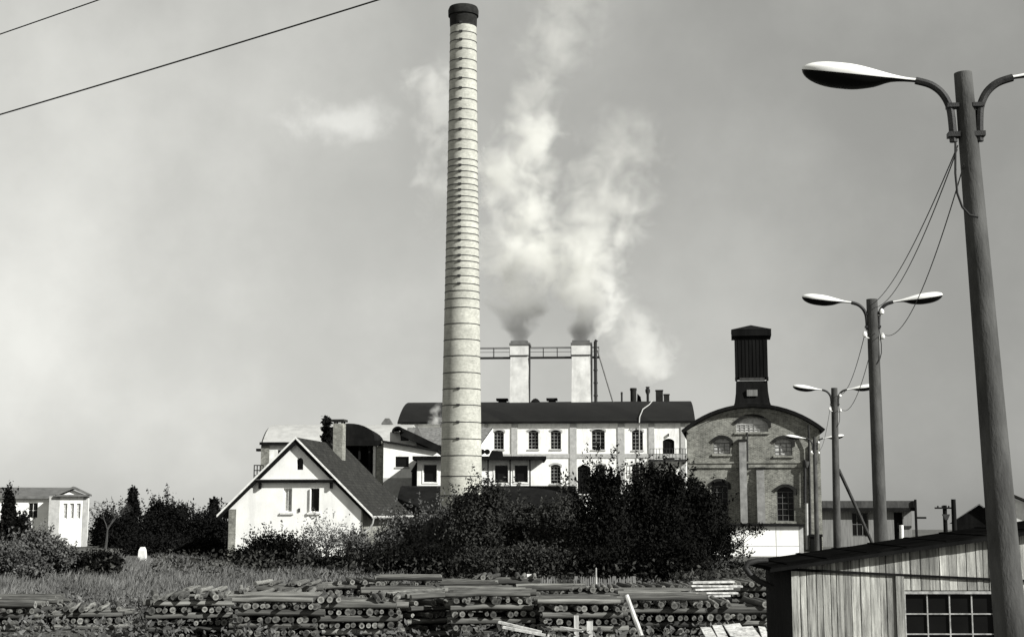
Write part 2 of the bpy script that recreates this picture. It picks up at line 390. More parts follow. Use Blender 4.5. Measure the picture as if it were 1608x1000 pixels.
# ------------------------------------------------------------------ main factory hall
def build_factory():
    Y = 160; DEP = 20
    fx0, fx1 = X(627, Y, 700), X(1087, Y, 700)
    ze, zr = Z(662, Y), Z(631.5, Y + DEP / 2)
    f = thing('factory_hall', 'long white two storey factory hall with dark arched roof and twin square stacks', 'factory', ((fx0 + fx1) / 2, Y, 0))
    spec = []      # px0, py0, px1, py1, rise, nx, nz
    up = [(775, 675, 791, 705), (829.5, 675, 845.5, 705), (864.5, 675, 881, 705), (929, 674, 949.5, 706), (992, 675, 1009, 707)]
    lo = [(864.5, 729, 880.5, 759), (828, 731, 842, 757), (700, 676, 716, 705)]
    low2 = [(935, 729, 950, 759), (992, 729, 1008, 759)]
    doors = [(1040, 689, 1058, 722), (907, 730, 927, 775)]
    holes = []; wins = []
    for q in up + lo + low2:
        x0, x1, z0, z1 = RC(*q, Y); holes.append(arch_pts(x0, x1, z0, z1, .22)); wins.append((x0, x1, z0, z1))
    drs = []
    for q in doors:
        x0, x1, z0, z1 = RC(*q, Y); holes.append(arch_pts(x0, x1, z0, z1, .28)); drs.append((x0, x1, z0, z1))
    outer = [(fx0, -.3), (fx1, -.3), (fx1, ze), (fx0, ze)]
    w = MB().facade(outer, holes, Y, .3)
    w.shell(outer, Y, Y + DEP, skip=(0, 2))
    gab, arc = barrel(Y, Y + DEP, ze - .02, zr - .02, over=0)
    for x in (fx0, fx1):
        n = len(arc); t = tessellate_polygon([[Vector((y, z, 0)) for y, z in arc]])
        w.add([(x, y, z) for y, z in arc], [tuple(q) for q in t])
    w.build('wall', 'white_plaster', f)
    full, arc = barrel(Y, Y + DEP, ze, zr, .25, 18, .45)
    roof = MB().prism_x(full, fx0 - .3, fx1 + .25).build('roof', 'seamed_roof', f, True)
    MB().box(fx0 - .3, fx1 + .25, Y - .5, Y - .32, ze - .22, ze + .02).build('eaves_gutter', 'tar_roof', f)
    for q in wins: window(f, *q, Y, rise=.22, nx=3, nz=5, frame='grey_plaster', bar=.05, depth=.28)
    for (x0, x1, z0, z1) in wins:       # brick hood over each opening
        a = arch_pts(x0 - .16, x1 + .16, z1 - .3, z1 + .2, .24)[1:]
        b_ = arch_pts(x0, x1, z1 - .3, z1, .22)[1:]
        n = len(a); mb = MB()
        mb.add([(x, Y - .06, z) for x, z in a] + [(x, Y - .06, z) for x, z in b_] + [(x, Y + .02, z) for x, z in a],
               [(i, i + 1, n + i + 1, n + i) for i in range(n - 1)] + [(i, 2 * n + i, 2 * n + i + 1, i + 1) for i in range(n - 1)])
        mb.build('window_hood', 'grey_plaster', f)
        MB().box(x0 - .1, x1 + .1, Y - .1, Y - .003, z0 - .14, z0 - .02).build('sill', 'grey_plaster', f)
    for (x0, x1, z0, z1) in drs:
        d = MB().box(x0 + .02, x1 - .02, Y + .2, Y + .28, z0, z1 - .02)
        for i in range(1, 4):
            c = x0 + (x1 - x0) * i / 4; d.box(c - .02, c + .02, Y + .17, Y + .197, z0 + .05, z1 - .35)
        d.build('door', 'dark_wood', f)
    for a, b_ in ((803, 812.5), (895, 905.5), (970, 980.5), (1018, 1027), (1068, 1075), (760, 766), (690, 699)):
        MB().box(X(a, Y, 700), X(b_, Y, 700), Y - .12, Y - .004, -.2, ze - .25).build('pilaster', 'grey_plaster', f)
    MB().box(fx0, fx1, Y - .085, Y - .008, Z(719, Y), Z(712.5, Y)).build('string_course', 'grey_plaster', f)
    # lamp over the upper door, balcony and rail
    x0, x1, z0, z1 = drs[0]
    MB().box((x0 + x1) / 2 - .06, (x0 + x1) / 2 + .06, Y - .3, Y - .003, z1 + .25, z1 + .55).build('door_lamp', 'iron', f)
    bx0, bx1, zb = X(1020, Y), X(1080, Y), Z(722, Y)
    MB().box(bx0, bx1, Y - 1.6, Y - .13, zb - .2, zb).build('balcony', 'iron', f)
    rl = MB(); zt = Z(706, Y)
    for i in range(13):
        x = bx0 + (bx1 - bx0) * i / 12; rl.box(x - .025, x + .025, Y - 1.58, Y - 1.53, zb, zt)
    rl.box(bx0, bx1, Y - 1.59, Y - 1.52, zt, zt + .05); rl.box(bx0, bx1, Y - 1.58, Y - 1.53, (zb + zt) / 2, (zb + zt) / 2 + .04)
    rl.build('balcony_rail', 'iron', f)
    # roof furniture
    YR = Y + DEP / 2 - 1.5
    for a, b_ in ((778, 796), (857, 874)):
        x0, x1 = X(a, YR, 628), X(b_, YR, 628); z = Z(625, YR); zl = Z(636, YR) - .4
        MB().box(x0 + .25, x1 - .2, YR, YR + 1.2, zl, z - .25).box(x0, x1, YR - .2, YR + 1.4, z - .25, z).build('roof_vent', 'tar_roof', f)
    YS = Y + 7.0
    stx = []
    for a, b_ in ((800.5, 830.5), (897.5, 928)):
        x0, x1 = X(a, YS, 590), X(b_, YS, 590); zt = Z(541, YS); zb = Z(645, YS)
        stx.append((x0, x1))
        st = MB()
        # shaft batters slightly, with a plain upper stage above a thin band
        zm = Z(557, YS); e = .10
        st.add([(x0 - .02, YS, zb), (x1 + .02, YS, zb), (x1 + .02, YS + 2.4, zb), (x0 - .02, YS + 2.4, zb), (x0 + e, YS + e, zm), (x1 - e, YS + e, zm), (x1 - e, YS + 2.3, zm), (x0 + e, YS + 2.3, zm)],
               [(0, 1, 5, 4), (1, 2, 6, 5), (2, 3, 7, 6), (3, 0, 4, 7)])
        st.box(x0 + .02, x1 - .02, YS + .02, YS + 2.38, zm, zt)
        sk = st.build('stack', 'stack_plaster', f)
        MB().box(x0 - .05, x1 + .18, YS - .1, YS + 2.5, zt, zt + .22).box(x0 + .1, x1 - .1, YS + .1, YS + 2.3, zt + .22, zt + .5).build('cap', 'dark_render', sk)
        MB().box(x0 + e - .05, x1 - e + .05, YS + .0, YS + .06, zm - .12, zm + .0).build('band', 'iron', sk)
        MB().tube([(x1 + .1, YS + .3, zt), (x1 + .1, YS + .3, zm - 1.2), (x1 + .05, YS + .3, zb)], .11, 8).build('drain_pipe', 'iron', sk, True)
        if a < 850:
            dm = MB(); cxd, zd = x1 + .75, Z(634, YS)
            dm.lathe([(.65, zd - 1.0), (.62, zd), (.5, zd + .4), (.25, zd + .65), (.02, zd + .72)], cxd, YS + .8, 12); dm.build('roof_vent', 'tar_roof', f, True)
    wk = MB()
    zb, zt = Z(559, YS), Z(545, YS)
    for x0, x1 in ((X(748, YS, 550), stx[0][0]), (stx[0][1], stx[1][0]), (stx[1][1], X(941, YS, 550))):
        wk.box(x0, x1, YS + .5, YS + 1.6, zb - .16, zb)
        wk.box(x0, x1, YS + .5, YS + .56, zt, zt + .07); wk.box(x0, x1, YS + .5, YS + .56, (zt + zb) / 2, (zt + zb) / 2 + .05)
        n = max(1, int((x1 - x0) / 1.6))
        for i in range(n + 1):
            x = x0 + (x1 - x0 - .06) * i / n; wk.box(x, x + .06, YS + .49, YS + .55, zb, zt)
            wk.box(x, x + .06, YS + 1.54, YS + 1.6, zb, zt)
        wk.box(x0, x1, YS + 1.54, YS + 1.6, zt, zt + .07)
    wk.build('walkway', 'iron', f)
    # exhaust pipe beside the second stack and its stay
    x = X(935.5, YS, 590)
    pp = MB().tube([(x, YS + .4, Z(640, YS)), (x, YS + .4, Z(537, YS)), (x + .15, YS + .4, Z(534, YS))], .2, 10)
    for py in (560, 580, 600, 620): pp.tube([(x, YS + .4, Z(py, YS)), (x, YS + .4, Z(py + 2, YS))], .27, 10)
    pp.build('exhaust_pipe', 'iron', f, True)
    MB().tube([P(938, 550, YS + .4), P(963, 634, YS + .4)], .1, 6).build('stay', 'grey_wood', f, True)
    for a, b_, py, mat in ((990, 999.5, 609, 'soot_brick'), (1013.5, 1021, 607, 'iron'), (1030, 1041, 613.5, 'soot_brick'), (1042.5, 1051, 620, 'soot_brick'), (975, 978, 615, 'iron')):
        x0, x1 = X(a, YS, 620), X(b_, YS, 620); z = Z(py, YS); r = (x1 - x0) / 2
        mb = MB()
        if a in (1030, 1042.5): mb.box(x0, x1, YS + 1, YS + 1 + (x1 - x0), Z(640, YS), z).box(x0 - .05, x1 + .05, YS + .95, YS + 1.05 + (x1 - x0), z, z + .12)
        elif a == 1013.5: mb.lathe([(r * .55, Z(640, YS)), (r * .55, z - .9), (r, z - .6), (r, z - .3), (r * .6, z - .2), (r * .9, z)], (x0 + x1) / 2, YS + 1, 12)
        else: mb.lathe([(r, Z(640, YS)), (r, z - .3), (r * 1.12, z - .3), (r * 1.12, z)], (x0 + x1) / 2, YS + 1, 14)
        mb.build('roof_pipe', mat, f, mat != 'dark_render')
    x0, x1 = X(1000, YS, 628), X(1009, YS, 628)
    MB().prism_y([(x0, Z(640, YS)), (x1, Z(640, YS)), (x1 - .2, Z(622, YS)), (x0 + .1, Z(617, YS))], YS + 1.5, YS + 2.5).build('roof_vent', 'tar_roof', f)
    MB().tube([P(1018, 630, Y + 6), P(1015, 636, Y + 4), P(1007, 643, Y + 2), P(1004, 655, Y - .1), P(1004, 664, Y - .7), P(1003.5, 668, Y - .25), P(1004, 770, Y - .25)], .06, 8).build('steam_pipe', 'grey_plaster', f, True)
    f.rotation_euler = (0, 0, R(-4))
    for c_ in f.children:
        if c_.name.split('.')[0] in ('stack', 'walkway', 'exhaust_pipe', 'stay', 'roof_pipe', 'roof_vent'): c_.location.x -= .52
build_factory()

# ------------------------------------------------------------------ brick gable building with lantern
def build_brick():
    Y = 105; DEP = 22
    x0, x1 = X(1080, Y, 750), X(1287, Y, 750)
    zL, zR, zT = Z(676, Y), Z(682, Y), Z(640, Y)
    b = thing('brick_workshop', 'dark brick workshop with curved roof and black wooden lantern on its ridge', 'factory', ((x0 + x1) / 2, Y, 0))
    c = (x0 + x1) / 2; h = (x1 - x0) / 2; rise = zT - zL; rr = (h * h + rise * rise) / (2 * rise); a0 = math.asin(h / rr); n = 18
    def arc(r, dh=0): 
        return [(c + (r) * math.sin((a0 + dh) - 2 * (a0 + dh) * i / n), zT - rr + r * math.cos((a0 + dh) - 2 * (a0 + dh) * i / n)) for i in range(n + 1)]
    ar = arc(rr)
    outer = [(x0, -.3), (x1, -.3)] + ar
    W = [(1121, 687, 1147, 712, .35, 3, 3, 'dim_glass'), (1216, 688, 1243, 715, .35, 3, 3, 'dim_glass'), (1219.5, 764, 1246, 818, .35, 3, 5, 'black_glass'), (1118, 755, 1144, 812, .35, 3, 5, 'black_glass')]
    fan = RC(1156, 654, 1206, 678, Y)
    holes = [arch_pts(*RC(*q[:4], Y), q[4]) for q in W] + [arch_pts(*fan, .55)]
    MB().facade(outer, holes, Y, .3).shell(outer, Y, Y + DEP, skip=(0,)).build('wall', 'wall_brick', b)
    for q in W: window(b, *RC(*q[:4], Y), Y, rise=q[4], nx=q[5], nz=q[6], frame='dark_render', glass=('bright_glass' if q[7] == 'dim_glass' else q[7]), bar=.05, depth=.25)
    window(b, *fan, Y, rise=.55, nx=7, nz=3, frame='grey_plaster', glass='bright_glass', bar=.05, depth=.25)
    # arched brick hoods
    for q, rs in [(q[:4], q[4]) for q in W] + [((1156, 654, 1206, 678), .55)]:
        u0, u1, v0, v1 = RC(*q, Y)
        A = arch_pts(u0 - .2, u1 + .2, v1 - rs - .25, v1 + .2, rs + .06)[1:]; B = arch_pts(u0, u1, v1 - rs - .25, v1, rs)[1:]
        m_ = len(A)
        MB().add([(x, Y - .1, z) for x, z in A] + [(x, Y - .1, z) for x, z in B] + [(x, Y + .02, z) for x, z in A] + [(x, Y + .02, z) for x, z in B],
                 [(i, i + 1, m_ + i + 1, m_ + i) for i in range(m_ - 1)] + [(i, 2 * m_ + i, 2 * m_ + i + 1, i + 1) for i in range(m_ - 1)] + [(m_ + i, 3 * m_ + i, 3 * m_ + i + 1, m_ + i + 1) for i in range(m_ - 1)]).build('window_hood', 'soot_brick', b)
        if q[1] > 600: MB().box(u0 - .12, u1 + .12, Y - .12, Y - .003, v0 - .16, v0 - .02).build('sill', 'stack_brick', b)
    # roof: thick curved shell proud of the gable
    o1 = arc(rr + .27, .035); i1 = arc(rr + .02, .035)
    roof = MB().prism_y(o1 + i1[::-1], Y - .55, Y + DEP + .4).build('roof', 'tar_roof', b, True)
    s0, s1 = RC(1105, 735, 1262, 727, Y)[:2]
    sc = MB().box(x0 + .2, x1 - 1.3, Y - .12, Y - .004, Z(734, Y), Z(727, Y)); sc.box(x0 + .2, x1 - 1.3, Y - .2, Y - .004, Z(727, Y), Z(724.5, Y))
    sc.build('string_course', 'pier_brick', b)
    sc = MB()
    A = arc(rr - .25); B = arc(rr - .02); m_ = len(A)
    sc.add([(x, Y - .1, z) for x, z in A] + [(x, Y - .1, z) for x, z in B] + [(x, Y - .003, z) for x, z in A], [(i, i + 1, m_ + i + 1, m_ + i) for i in range(m_ - 1)] + [(i, 2 * m_ + i, 2 * m_ + i + 1, i + 1) for i in range(m_ - 1)])
    sc.build('verge_course', 'pier_brick', b)
    # pilasters at the corners
    for a, e in ((1081, 1090), (1270, 1286)):
        MB().box(X(a, Y), X(e, Y), Y - .14, Y - .005, -.2, Z(700, Y)).build('pilaster', 'pier_brick', b)
    # raking buttresses
    for a, e, py, d in ((1162, 1173, 692, 1.15), (1188, 1200, 736, 1.0)):
        xa, xb, zt = X(a, Y), X(e, Y), Z(py, Y)
        q = MB(); pts = [(Y - .006, zt), (Y - .25, zt - .02), (Y - d, 0), (Y - .006, 0)]
        q.prism_x(pts, xa, xb); q.build('buttress', 'weathered_plaster', b)
        MB().box(xa - .08, xb + .08, Y - .34, Y - .007, zt, zt + .12).build('buttress_cap', 'soot_brick', b)
    MB().tube([P(1174, 679, Y - .12), P(1174, 690, Y - .12), P(1174.5, 735, Y - .12)], .06, 8).build('downpipe', 'iron', b, True)
    dp = MB().tube([P(1263.5, 722, Y - .3), P(1263.5, 790, Y - .3)], .11, 8).build('downpipe', 'iron', b, True)
    MB().tube([P(1266, 790, Y - .3), P(1267, 862, Y - .3)], .10, 8).build('downpipe', 'grey_plaster', b, True)
    MB().tube([P(1269.5, 668, Y - .5), P(1269.5, 700, Y - .25), P(1272, 840, Y - .25)], .07, 8).build('downpipe', 'iron', b, True)
    hp = P(1265, 728, Y - .3)
    MB().lathe([(.12, hp.z - .3), (.22, hp.z), (.22, hp.z + .16)], hp.x, Y - .3, 10).build('rain_head', 'trunk_bark', b, True)
    MB().box(X(1268, Y), X(1285, Y), Y - .8, Y - .15, 0, Z(842, Y)).box(X(1266.5, Y), X(1286, Y), Y - .9, Y - .14, Z(842, Y), Z(838, Y)).build('meter_box', 'dark_wood', b)
    # lantern
    YL = Y + .6
    def rect(a, e, pa, pb): return RC(a, pa, e, pb, YL)
    lx0, lx1, lz0, lz1 = rect(1152.5, 1203, 526, 592)
    d = lx1 - lx0
    lt = MB().box(lx0, lx1, YL, YL + d, lz0, lz1)
    for i in range(1, 9):
        c_ = lx0 + d * i / 9; lt.box(c_ - .02, c_ + .02, YL - .03, YL - .002, lz0 + .02, lz1 - .02)
    # splayed skirt with louvre openings
    zb = Z(646, YL); e = .36; fl = .12
    zs = Z(598, YL)
    lan = lt.build('lantern', 'dark_wood', b)
    sk = MB()
    g0 = lx0 + .05; g1 = lx1 - .05
    prof_ = [(0.0, zs), (.03, zs - .8), (.14, zs - 1.6), (.36, zb)]
    for (ea, za), (eb, zb2) in zip(prof_[:-1], prof_[1:]):
        sk.add([(g0 - ea, YL + .05 - ea, za), (g1 + ea, YL + .05 - ea, za), (g1 + ea, YL + d - .05 + ea, za), (g0 - ea, YL + d - .05 + ea, za),
                (g0 - eb, YL + .05 - eb, zb2), (g1 + eb, YL + .05 - eb, zb2), (g1 + eb, YL + d - .05 + eb, zb2), (g0 - eb, YL + d - .05 + eb, zb2)],
               [(0, 4, 5, 1), (1, 5, 6, 2), (2, 6, 7, 3), (3, 7, 4, 0)])
    for i in range(2):
        xx = g0 if i == 0 else g1
        sk.box(xx - .08, xx + .08, YL - .05, YL + .1, zs, lz0)
    sk.build('skirt', 'dark_wood', lan)
    MB().box(lx0 + .3, lx1 - .25, YL + .02, YL + .05, zs + .02, lz0 - .03).build('gap_board', 'trunk_bark', lan)
    ux0, ux1, uz0, uz1 = rect(1171, 1187.5, 612, 622)
    MB().box(ux0, ux1, YL - .16, YL + .03, uz0, uz1).build('hatch', 'grey_wood', lan)
    cx0, cx1, cz0, cz1 = rect(1147, 1208.5, 517.5, 527.5)
    za = Z(510.5, YL + d / 2); ov = lx0 - cx0; yy0, yy1 = YL - ov, YL + d + ov; m_ = ((cx0 + cx1) / 2, YL + d / 2, za)
    MB().box(cx0, cx1, yy0, yy1, cz0, cz1 - .02).add([(cx0 - .02, yy0 - .02, cz1), (cx1 + .02, yy0 - .02, cz1), (cx1 + .02, yy1 + .02, cz1), (cx0 - .02, yy1 + .02, cz1), m_], [(0, 1, 4), (1, 2, 4), (2, 3, 4), (3, 0, 4), (3, 2, 1, 0)]).build('lantern_roof', 'dark_wood', lan)
    b.rotation_euler = (0, 0, R(-8.5))
build_brick()

# ------------------------------------------------------------------ white annex in front of the brick building
def build_annex():
    Y = 94; x0, x1, z0, z1 = RC(1112, 826, 1262, 900, Y)
    a = thing('white_annex', 'low blank white flat-roofed annex half hidden by branches beside the wooden shed', 'outbuilding', ((x0 + x1) / 2, Y, 0))
    outer = [(x0, -.2), (x1 - .28, -.2), (x1 - .28, z1), (x0, z1)]
    MB().facade(outer, [], Y).shell(outer, Y, Y + 6, skip=(0,)).build('wall', 'gable_plaster', a)
    MB().box(x1 - .277, x1, Y - .02, Y + 6, -.2, z1 - .003).build('end_pier', 'grey_plaster', a)
    MB().box(x0 - .15, x1 + .1, Y - .25, Y + 6.2, z1 + .003, z1 + .14).build('roof', 'tar_roof', a)
    j = MB(); zj = Z(857, Y)
    for px in (1168, 1219): xx = X(px, Y, 850); j.box(xx - .02, xx + .02, Y - .012, Y - .002, 0, z1)
    j.box(x0, x1 - .3, Y - .010, Y - .001, zj - .02, zj + .02); j.build('cover_strip', 'grey_plaster', a)
build_annex()

# ------------------------------------------------------------------ the cluster of older buildings left of the chimney
def flat_box(name, mat, parent, a, b, c, d, Y, dep, z0=None):
    x0, x1, za, zb = RC(a, b, c, d, Y); return MB().box(x0, x1, Y, Y + dep, za if z0 is None else z0, zb).build(name, mat, parent)

def build_pale_hall():
    Y = 150; x0, x1 = X(410, Y, 700), X(640, Y, 700); ze, zr = Z(694, Y), Z(667, Y + 7)
    o = thing('pale_roofed_hall', 'hall with wide pale curved roof peeping over the white gabled house', 'factory', ((x0 + x1) / 2, Y, 0))
    wn = RC(436, 706, 446, 718, Y)
    outer = [(x0, -.2), (x1, -.2), (x1, ze), (x0, ze)]
    w = MB().facade(outer, [arch_pts(*wn)], Y, .25).shell(outer, Y, Y + 14, skip=(0, 2))
    full, arc_ = barrel(Y, Y + 14, ze, zr, .2, 14, .3)
    for x in (x0, x1):
        t = tessellate_polygon([[Vector((y, z - .2, 0)) for y, z in arc_]]); w.add([(x, y, z - .2) for y, z in arc_], [tuple(q) for q in t])
    w.build('wall', 'pale_render', o)
    MB().prism_x(full, x0 + .2, x1 + .2).build('roof', 'pale_roof', o, True)
    MB().box(x0 - .1, x1 + .1, Y - .45, Y - .31, ze - .3, ze - .02).build('eaves_gutter', 'tar_roof', o)
    window(o, *wn, Y, nx=1, nz=1, depth=.2, frame='dark_wood')
    flat_box('corner_pier', 'wall_brick', o, 409, 698, 422, 790, Y - .12, .5, z0=-.2)
    flat_box('ledge', 'tar_roof', o, 402, 704, 412, 708, Y - .1, 1)
    rl = MB()
    bx0, bx1, z0, z1 = RC(399, 731, 413, 747, Y - .5)
    for i in range(4):
        x = bx0 + (bx1 - bx0) * i / 3; rl.box(x - .05, x + .05, Y - .5, Y - .4, z0 - .3, z1)
    for z in (z0, (z0 + z1) / 2, z1): rl.box(bx0 - .05, bx1 + .05, Y - .52, Y - .38, z, z + .1)
    rl.build('landing_rail', 'iron', o)
    MB().box(bx0 - .05, bx1 + .2, Y - .55, Y + 1, z0 - .5, z0 - .3).build('landing', 'iron', o)
    # roof vent on the ridge
    YV = Y + 6; v0, v1, w0, w1 = RC(599, 656.5, 616, 667, YV)
    MB().prism_y([(v0, w0 - .4), (v1, w0 - .4), (v1, w0 + .15), (v1 - .35, w1), (v0 + .4, w1), (v0, w0 + .2)], YV, YV + 1.5).build('roof_vent', 'dark_render', o)
build_pale_hall()

def build_dark_barrel():
    Y = 128; x0, x1 = X(520, Y, 700), X(601, Y, 700)
    c = thing('open_barrel_shed', 'dark open-fronted shed under a rounded black roof behind the house chimney', 'shed', ((x0 + x1) / 2, Y, 0))
    ze = Z(692, Y); zr = Z(665, Y)
    xa, xb = X(508, Y, 690), X(589, Y, 690)
    cc = (xa + xb) / 2; h = (xb - xa) / 2
    pts = [(cc + h * math.cos(math.pi * i / 16), ze + (zr - ze) * math.sin(math.pi * i / 16) ** .8) for i in range(17)]
    MB().prism_y(pts[:], Y - .4, Y + 9).build('roof', 'tar_roof', c, True)
    MB().box(xa - .1, xb + .6, Y - .45, Y - .404, ze - .45, ze + .02).box(xa, xb + .4, Y - .4, Y + 9, ze - .35, ze - .004).build('lintel', 'dark_wood', c)
    MB().box(xa, xb, Y + 3.5, Y + 3.8, -.2, ze - .36).box(xa, xa + .3, Y, Y + 3.49, -.2, ze - .36).build('back_wall', 'dark_wood', c)
    for px in (562, 578): MB().box(X(px, Y), X(px + 3, Y), Y, Y + .25, 0, ze - .46).build('post', 'dark_wood', c)
    for a, e, mat in ((585.5, 589.5, 'pale_render'), (590.5, 601, 'wall_brick')):
        MB().box(X(a, Y), X(e, Y), Y - .1, Y + 4, -.2, ze - .004 if a > 588 else ze - .47).build('pillar', mat, c)
build_dark_barrel()

def build_lean_to():
    Y = 126
    x0, x1 = X(602, Y, 720), X(686, Y, 720)
    o = thing('lean_to', 'white lean-to with one small dark window and roof falling towards the chimney', 'outbuilding', ((x0 + x1) / 2, Y, 0))
    zl, zr = Z(694, Y), Z(709, Y)
    outer = [(x0, -.2), (x1, -.2), (x1, zr), (x0, zl)]
    wn = RC(621, 716.5, 642, 733, Y)
    MB().facade(outer, [arch_pts(*wn)], Y, .25).shell(outer, Y, Y + 8, skip=(0,)).build('wall', 'white_plaster', o)
    window(o, *wn, Y, nx=1, nz=1, frame='dark_wood', bar=.05)
    MB().box(wn[0] - .06, wn[1] + .06, Y - .07, Y - .003, wn[2] - .12, wn[2] - .01).build('sill', 'grey_plaster', o)
    MB().prism_y([(x0 - .1, zl + .004), (x1 + .15, zr + .004), (x1 + .15, zr + .16), (x0 - .1, zl + .16)], Y - .35, Y + 8.2).build('roof', 'tar_roof', o)
    MB().box(x0, x1 - 2.2, Y - .06, Y - .004, -.2, Z(750, Y)).build('plinth', 'grey_plaster', o)
build_lean_to()

def build_gallery():
    # white block with a raking covered gallery against it
    Y = 134
    x0, x1, z0, z1 = RC(612, 679, 694, 760, Y)
    o = thing('covered_gallery', 'white block with small round hood and black raking gallery roof left of chimney', 'outbuilding', ((x0 + x1) / 2, Y, 0))
    a = [(x0, -.2), (x1, -.2), (x1, Z(706, Y)), (X(640, Y, 690), Z(678, Y)), (x0, Z(678, Y))]
    wn = RC(629, 684, 642, 692, Y)
    MB().facade(a, [arch_pts(*wn)], Y, .25).shell(a, Y, Y + 5, skip=(0,)).build('wall', 'white_plaster', o)
    window(o, *wn, Y, nx=2, nz=1, frame='dark_wood', bar=.05)
    p0, p1 = P(630, 677, Y), P(694, 703, Y)
    MB().prism_y([(p0.x, p0.z - .45), (p1.x, p1.z - .5), (p1.x, p1.z + .1), (p0.x, p0.z + .35)], Y - 1.2, Y - .004).build('raking_roof', 'tar_roof', o)
    q0, q1 = RC(656, 694, 664, 706, Y)[:2]
    MB().prism_y([(X(655, Y), Z(708, Y)), (X(684, Y), Z(707, Y)), (X(684, Y), Z(703, Y)), (X(660, Y), Z(692, Y)), (X(655, Y), Z(691, Y))], Y - 1.1, Y - .01).build('gallery_bracing', 'dark_wood', o)
    MB().box(X(673, Y), X(676, Y), Y - 1, Y - .8, 0, Z(707, Y)).build('post', 'dark_wood', o)
    c = P(626, 679, Y - .5); r = 9.5 / F * Y; n = 12
    hood = [(c.x + r * math.cos(math.pi * i / n), c.z + r * .95 * math.sin(math.pi * i / n)) for i in range(n + 1)] + [(c.x + (r - .16) * math.cos(math.pi * (n - i) / n), c.z + (r - .16) * .95 * math.sin(math.pi * (n - i) / n)) for i in range(n + 1)]
    MB().prism_y(hood, Y - 1.5, Y + 3).build('round_hood', 'tar_roof', o, True)
    # interior of the hood
    MB().box(c.x - r + .17, c.x + r - .17, Y - .9, Y - .03, c.z - .02, c.z + .1).build('hood_floor', 'pale_render', o)
build_gallery()

def build_tiled_wing():
    Y = 142
    x0, x1 = X(634, Y, 690), X(772, Y, 690)
    o = thing('tiled_wing', 'low wing with worn grey tiled roof passing behind the tall chimney', 'outbuilding', ((x0 + x1) / 2, Y, 0))
    zt, ze = Z(671, Y + 5), Z(697, Y)
    # right gable face looks towards the viewer, white with two small round windows
    MB().add([(x0, Y - .3, ze - .1), (x1 - 1.1, Y - .3, ze - .1), (x1, Y + 5, zt), (x0, Y + 5, zt), (x0, Y + 10, ze), (x1, Y + 10, ze)], [(0, 1, 2, 3), (3, 2, 5, 4)]).build('roof', 'weathered_tile', o)
    MB().add([(x0, Y, -.2), (x1 - 1.1, Y, -.2), (x1 - 1.1, Y, ze - .15), (x0, Y, ze - .15), (x1 + .05, Y + 5, -.2), (x1 + .05, Y + 5, zt - .08), (x0, Y + 10, -.2), (x0, Y + 10, ze - .1), (x1, Y + 10, -.2), (x1, Y + 10, ze - .1)],
             [(0, 1, 2, 3), (1, 4, 5, 2), (0, 3, 7, 6), (4, 8, 9, 5), (6, 7, 9, 8)]).build('wall', 'white_plaster', o)
    sk = MB()
    a, b_, c, d = P(654, 667, Y), P(664, 684, Y), P(668, 682, Y), P(657, 665, Y)
    sk.prism_y([(P(648, 685, Y).x, P(648, 685, Y).z), (P(664, 687, Y).x, P(664, 687, Y).z), (P(655, 668, Y).x, P(655, 668, Y).z)], Y - .2, Y + 2.5)
    sk.build('dormer', 'dark_render', o)
    x, z = X(757, Y, 708), Z(708, Y)
    for px in (757, 765):
        c = P(px, 709, Y - .32)
        MB().tube([(c.x, Y - .06, c.z), (c.x, Y - .004, c.z)], .28, 12).build('round_window', 'black_glass', o, True)
build_tiled_wing()

def build_porch():
    Y = 122
    x0, x1 = X(655, Y, 740), X(852, Y, 740)
    zt, zb = Z(722, Y), Z(762, Y)
    o = thing('glazed_porch', 'white single storey range with black flat roof and square dark windows behind chimney', 'outbuilding', ((x0 + x1) / 2, Y, 0))
    wn = [RC(665, 729, 686, 757, Y), RC(777, 730, 798, 758, Y), RC(808, 730, 829, 757, Y)]
    outer = [(x0, -.2), (x1, -.2), (x1, zt), (x0, zt)]
    MB().facade(outer, [arch_pts(*q) for q in wn], Y, .25).shell(outer, Y, Y + 7, skip=(0,)).build('wall', 'white_plaster', o)
    for q in wn:
        window(o, *q, Y, nx=1, nz=1, frame='limewash', bar=.03)
        u0, u1, v0, v1 = q
        MB().box(u0 - .12, u0 - .003, Y - .05, Y - .003, v0 - .12, v1 + .12).box(u1 + .003, u1 + .12, Y - .05, Y - .003, v0 - .12, v1 + .12).box(u0 - .003, u1 + .003, Y - .05, Y - .003, v1 + .003, v1 + .12).box(u0 - .003, u1 + .003, Y - .05, Y - .003, v0 - .12, v0 - .003).build('window_surround', 'limewash', o)
    MB().box(x0 - .35, x1 + .3, Y - .9, Y + 7.2, zt + .004, zt + .3).build('roof', 'tar_roof', o)
    for px in (765.5, 800, 831):
        MB().box(X(px, Y), X(px + 2.2, Y), Y - .75, Y - .6, 0, zt).build('post', 'dark_wood', o)
    MB().prism_y([(X(644.5, Y), Z(740, Y)), (x0 - .004, Z(740, Y)), (x0 - .004, Z(723, Y))], Y + .2, Y + 6).box(X(646, Y), x0 - .004, Y + .3, Y + 5.5, 0, Z(740, Y)).build('side_lobby', 'dark_wood', o)
    # dark dormer-like bulkhead on the flat roof
    MB().prism_y([(X(767, Y), zt + .304), (X(790, Y), zt + .304), (X(789, Y), Z(708, Y)), (X(772, Y), Z(706, Y))], Y + 1, Y + 4).build('bulkhead', 'tar_roof', o)
build_porch()

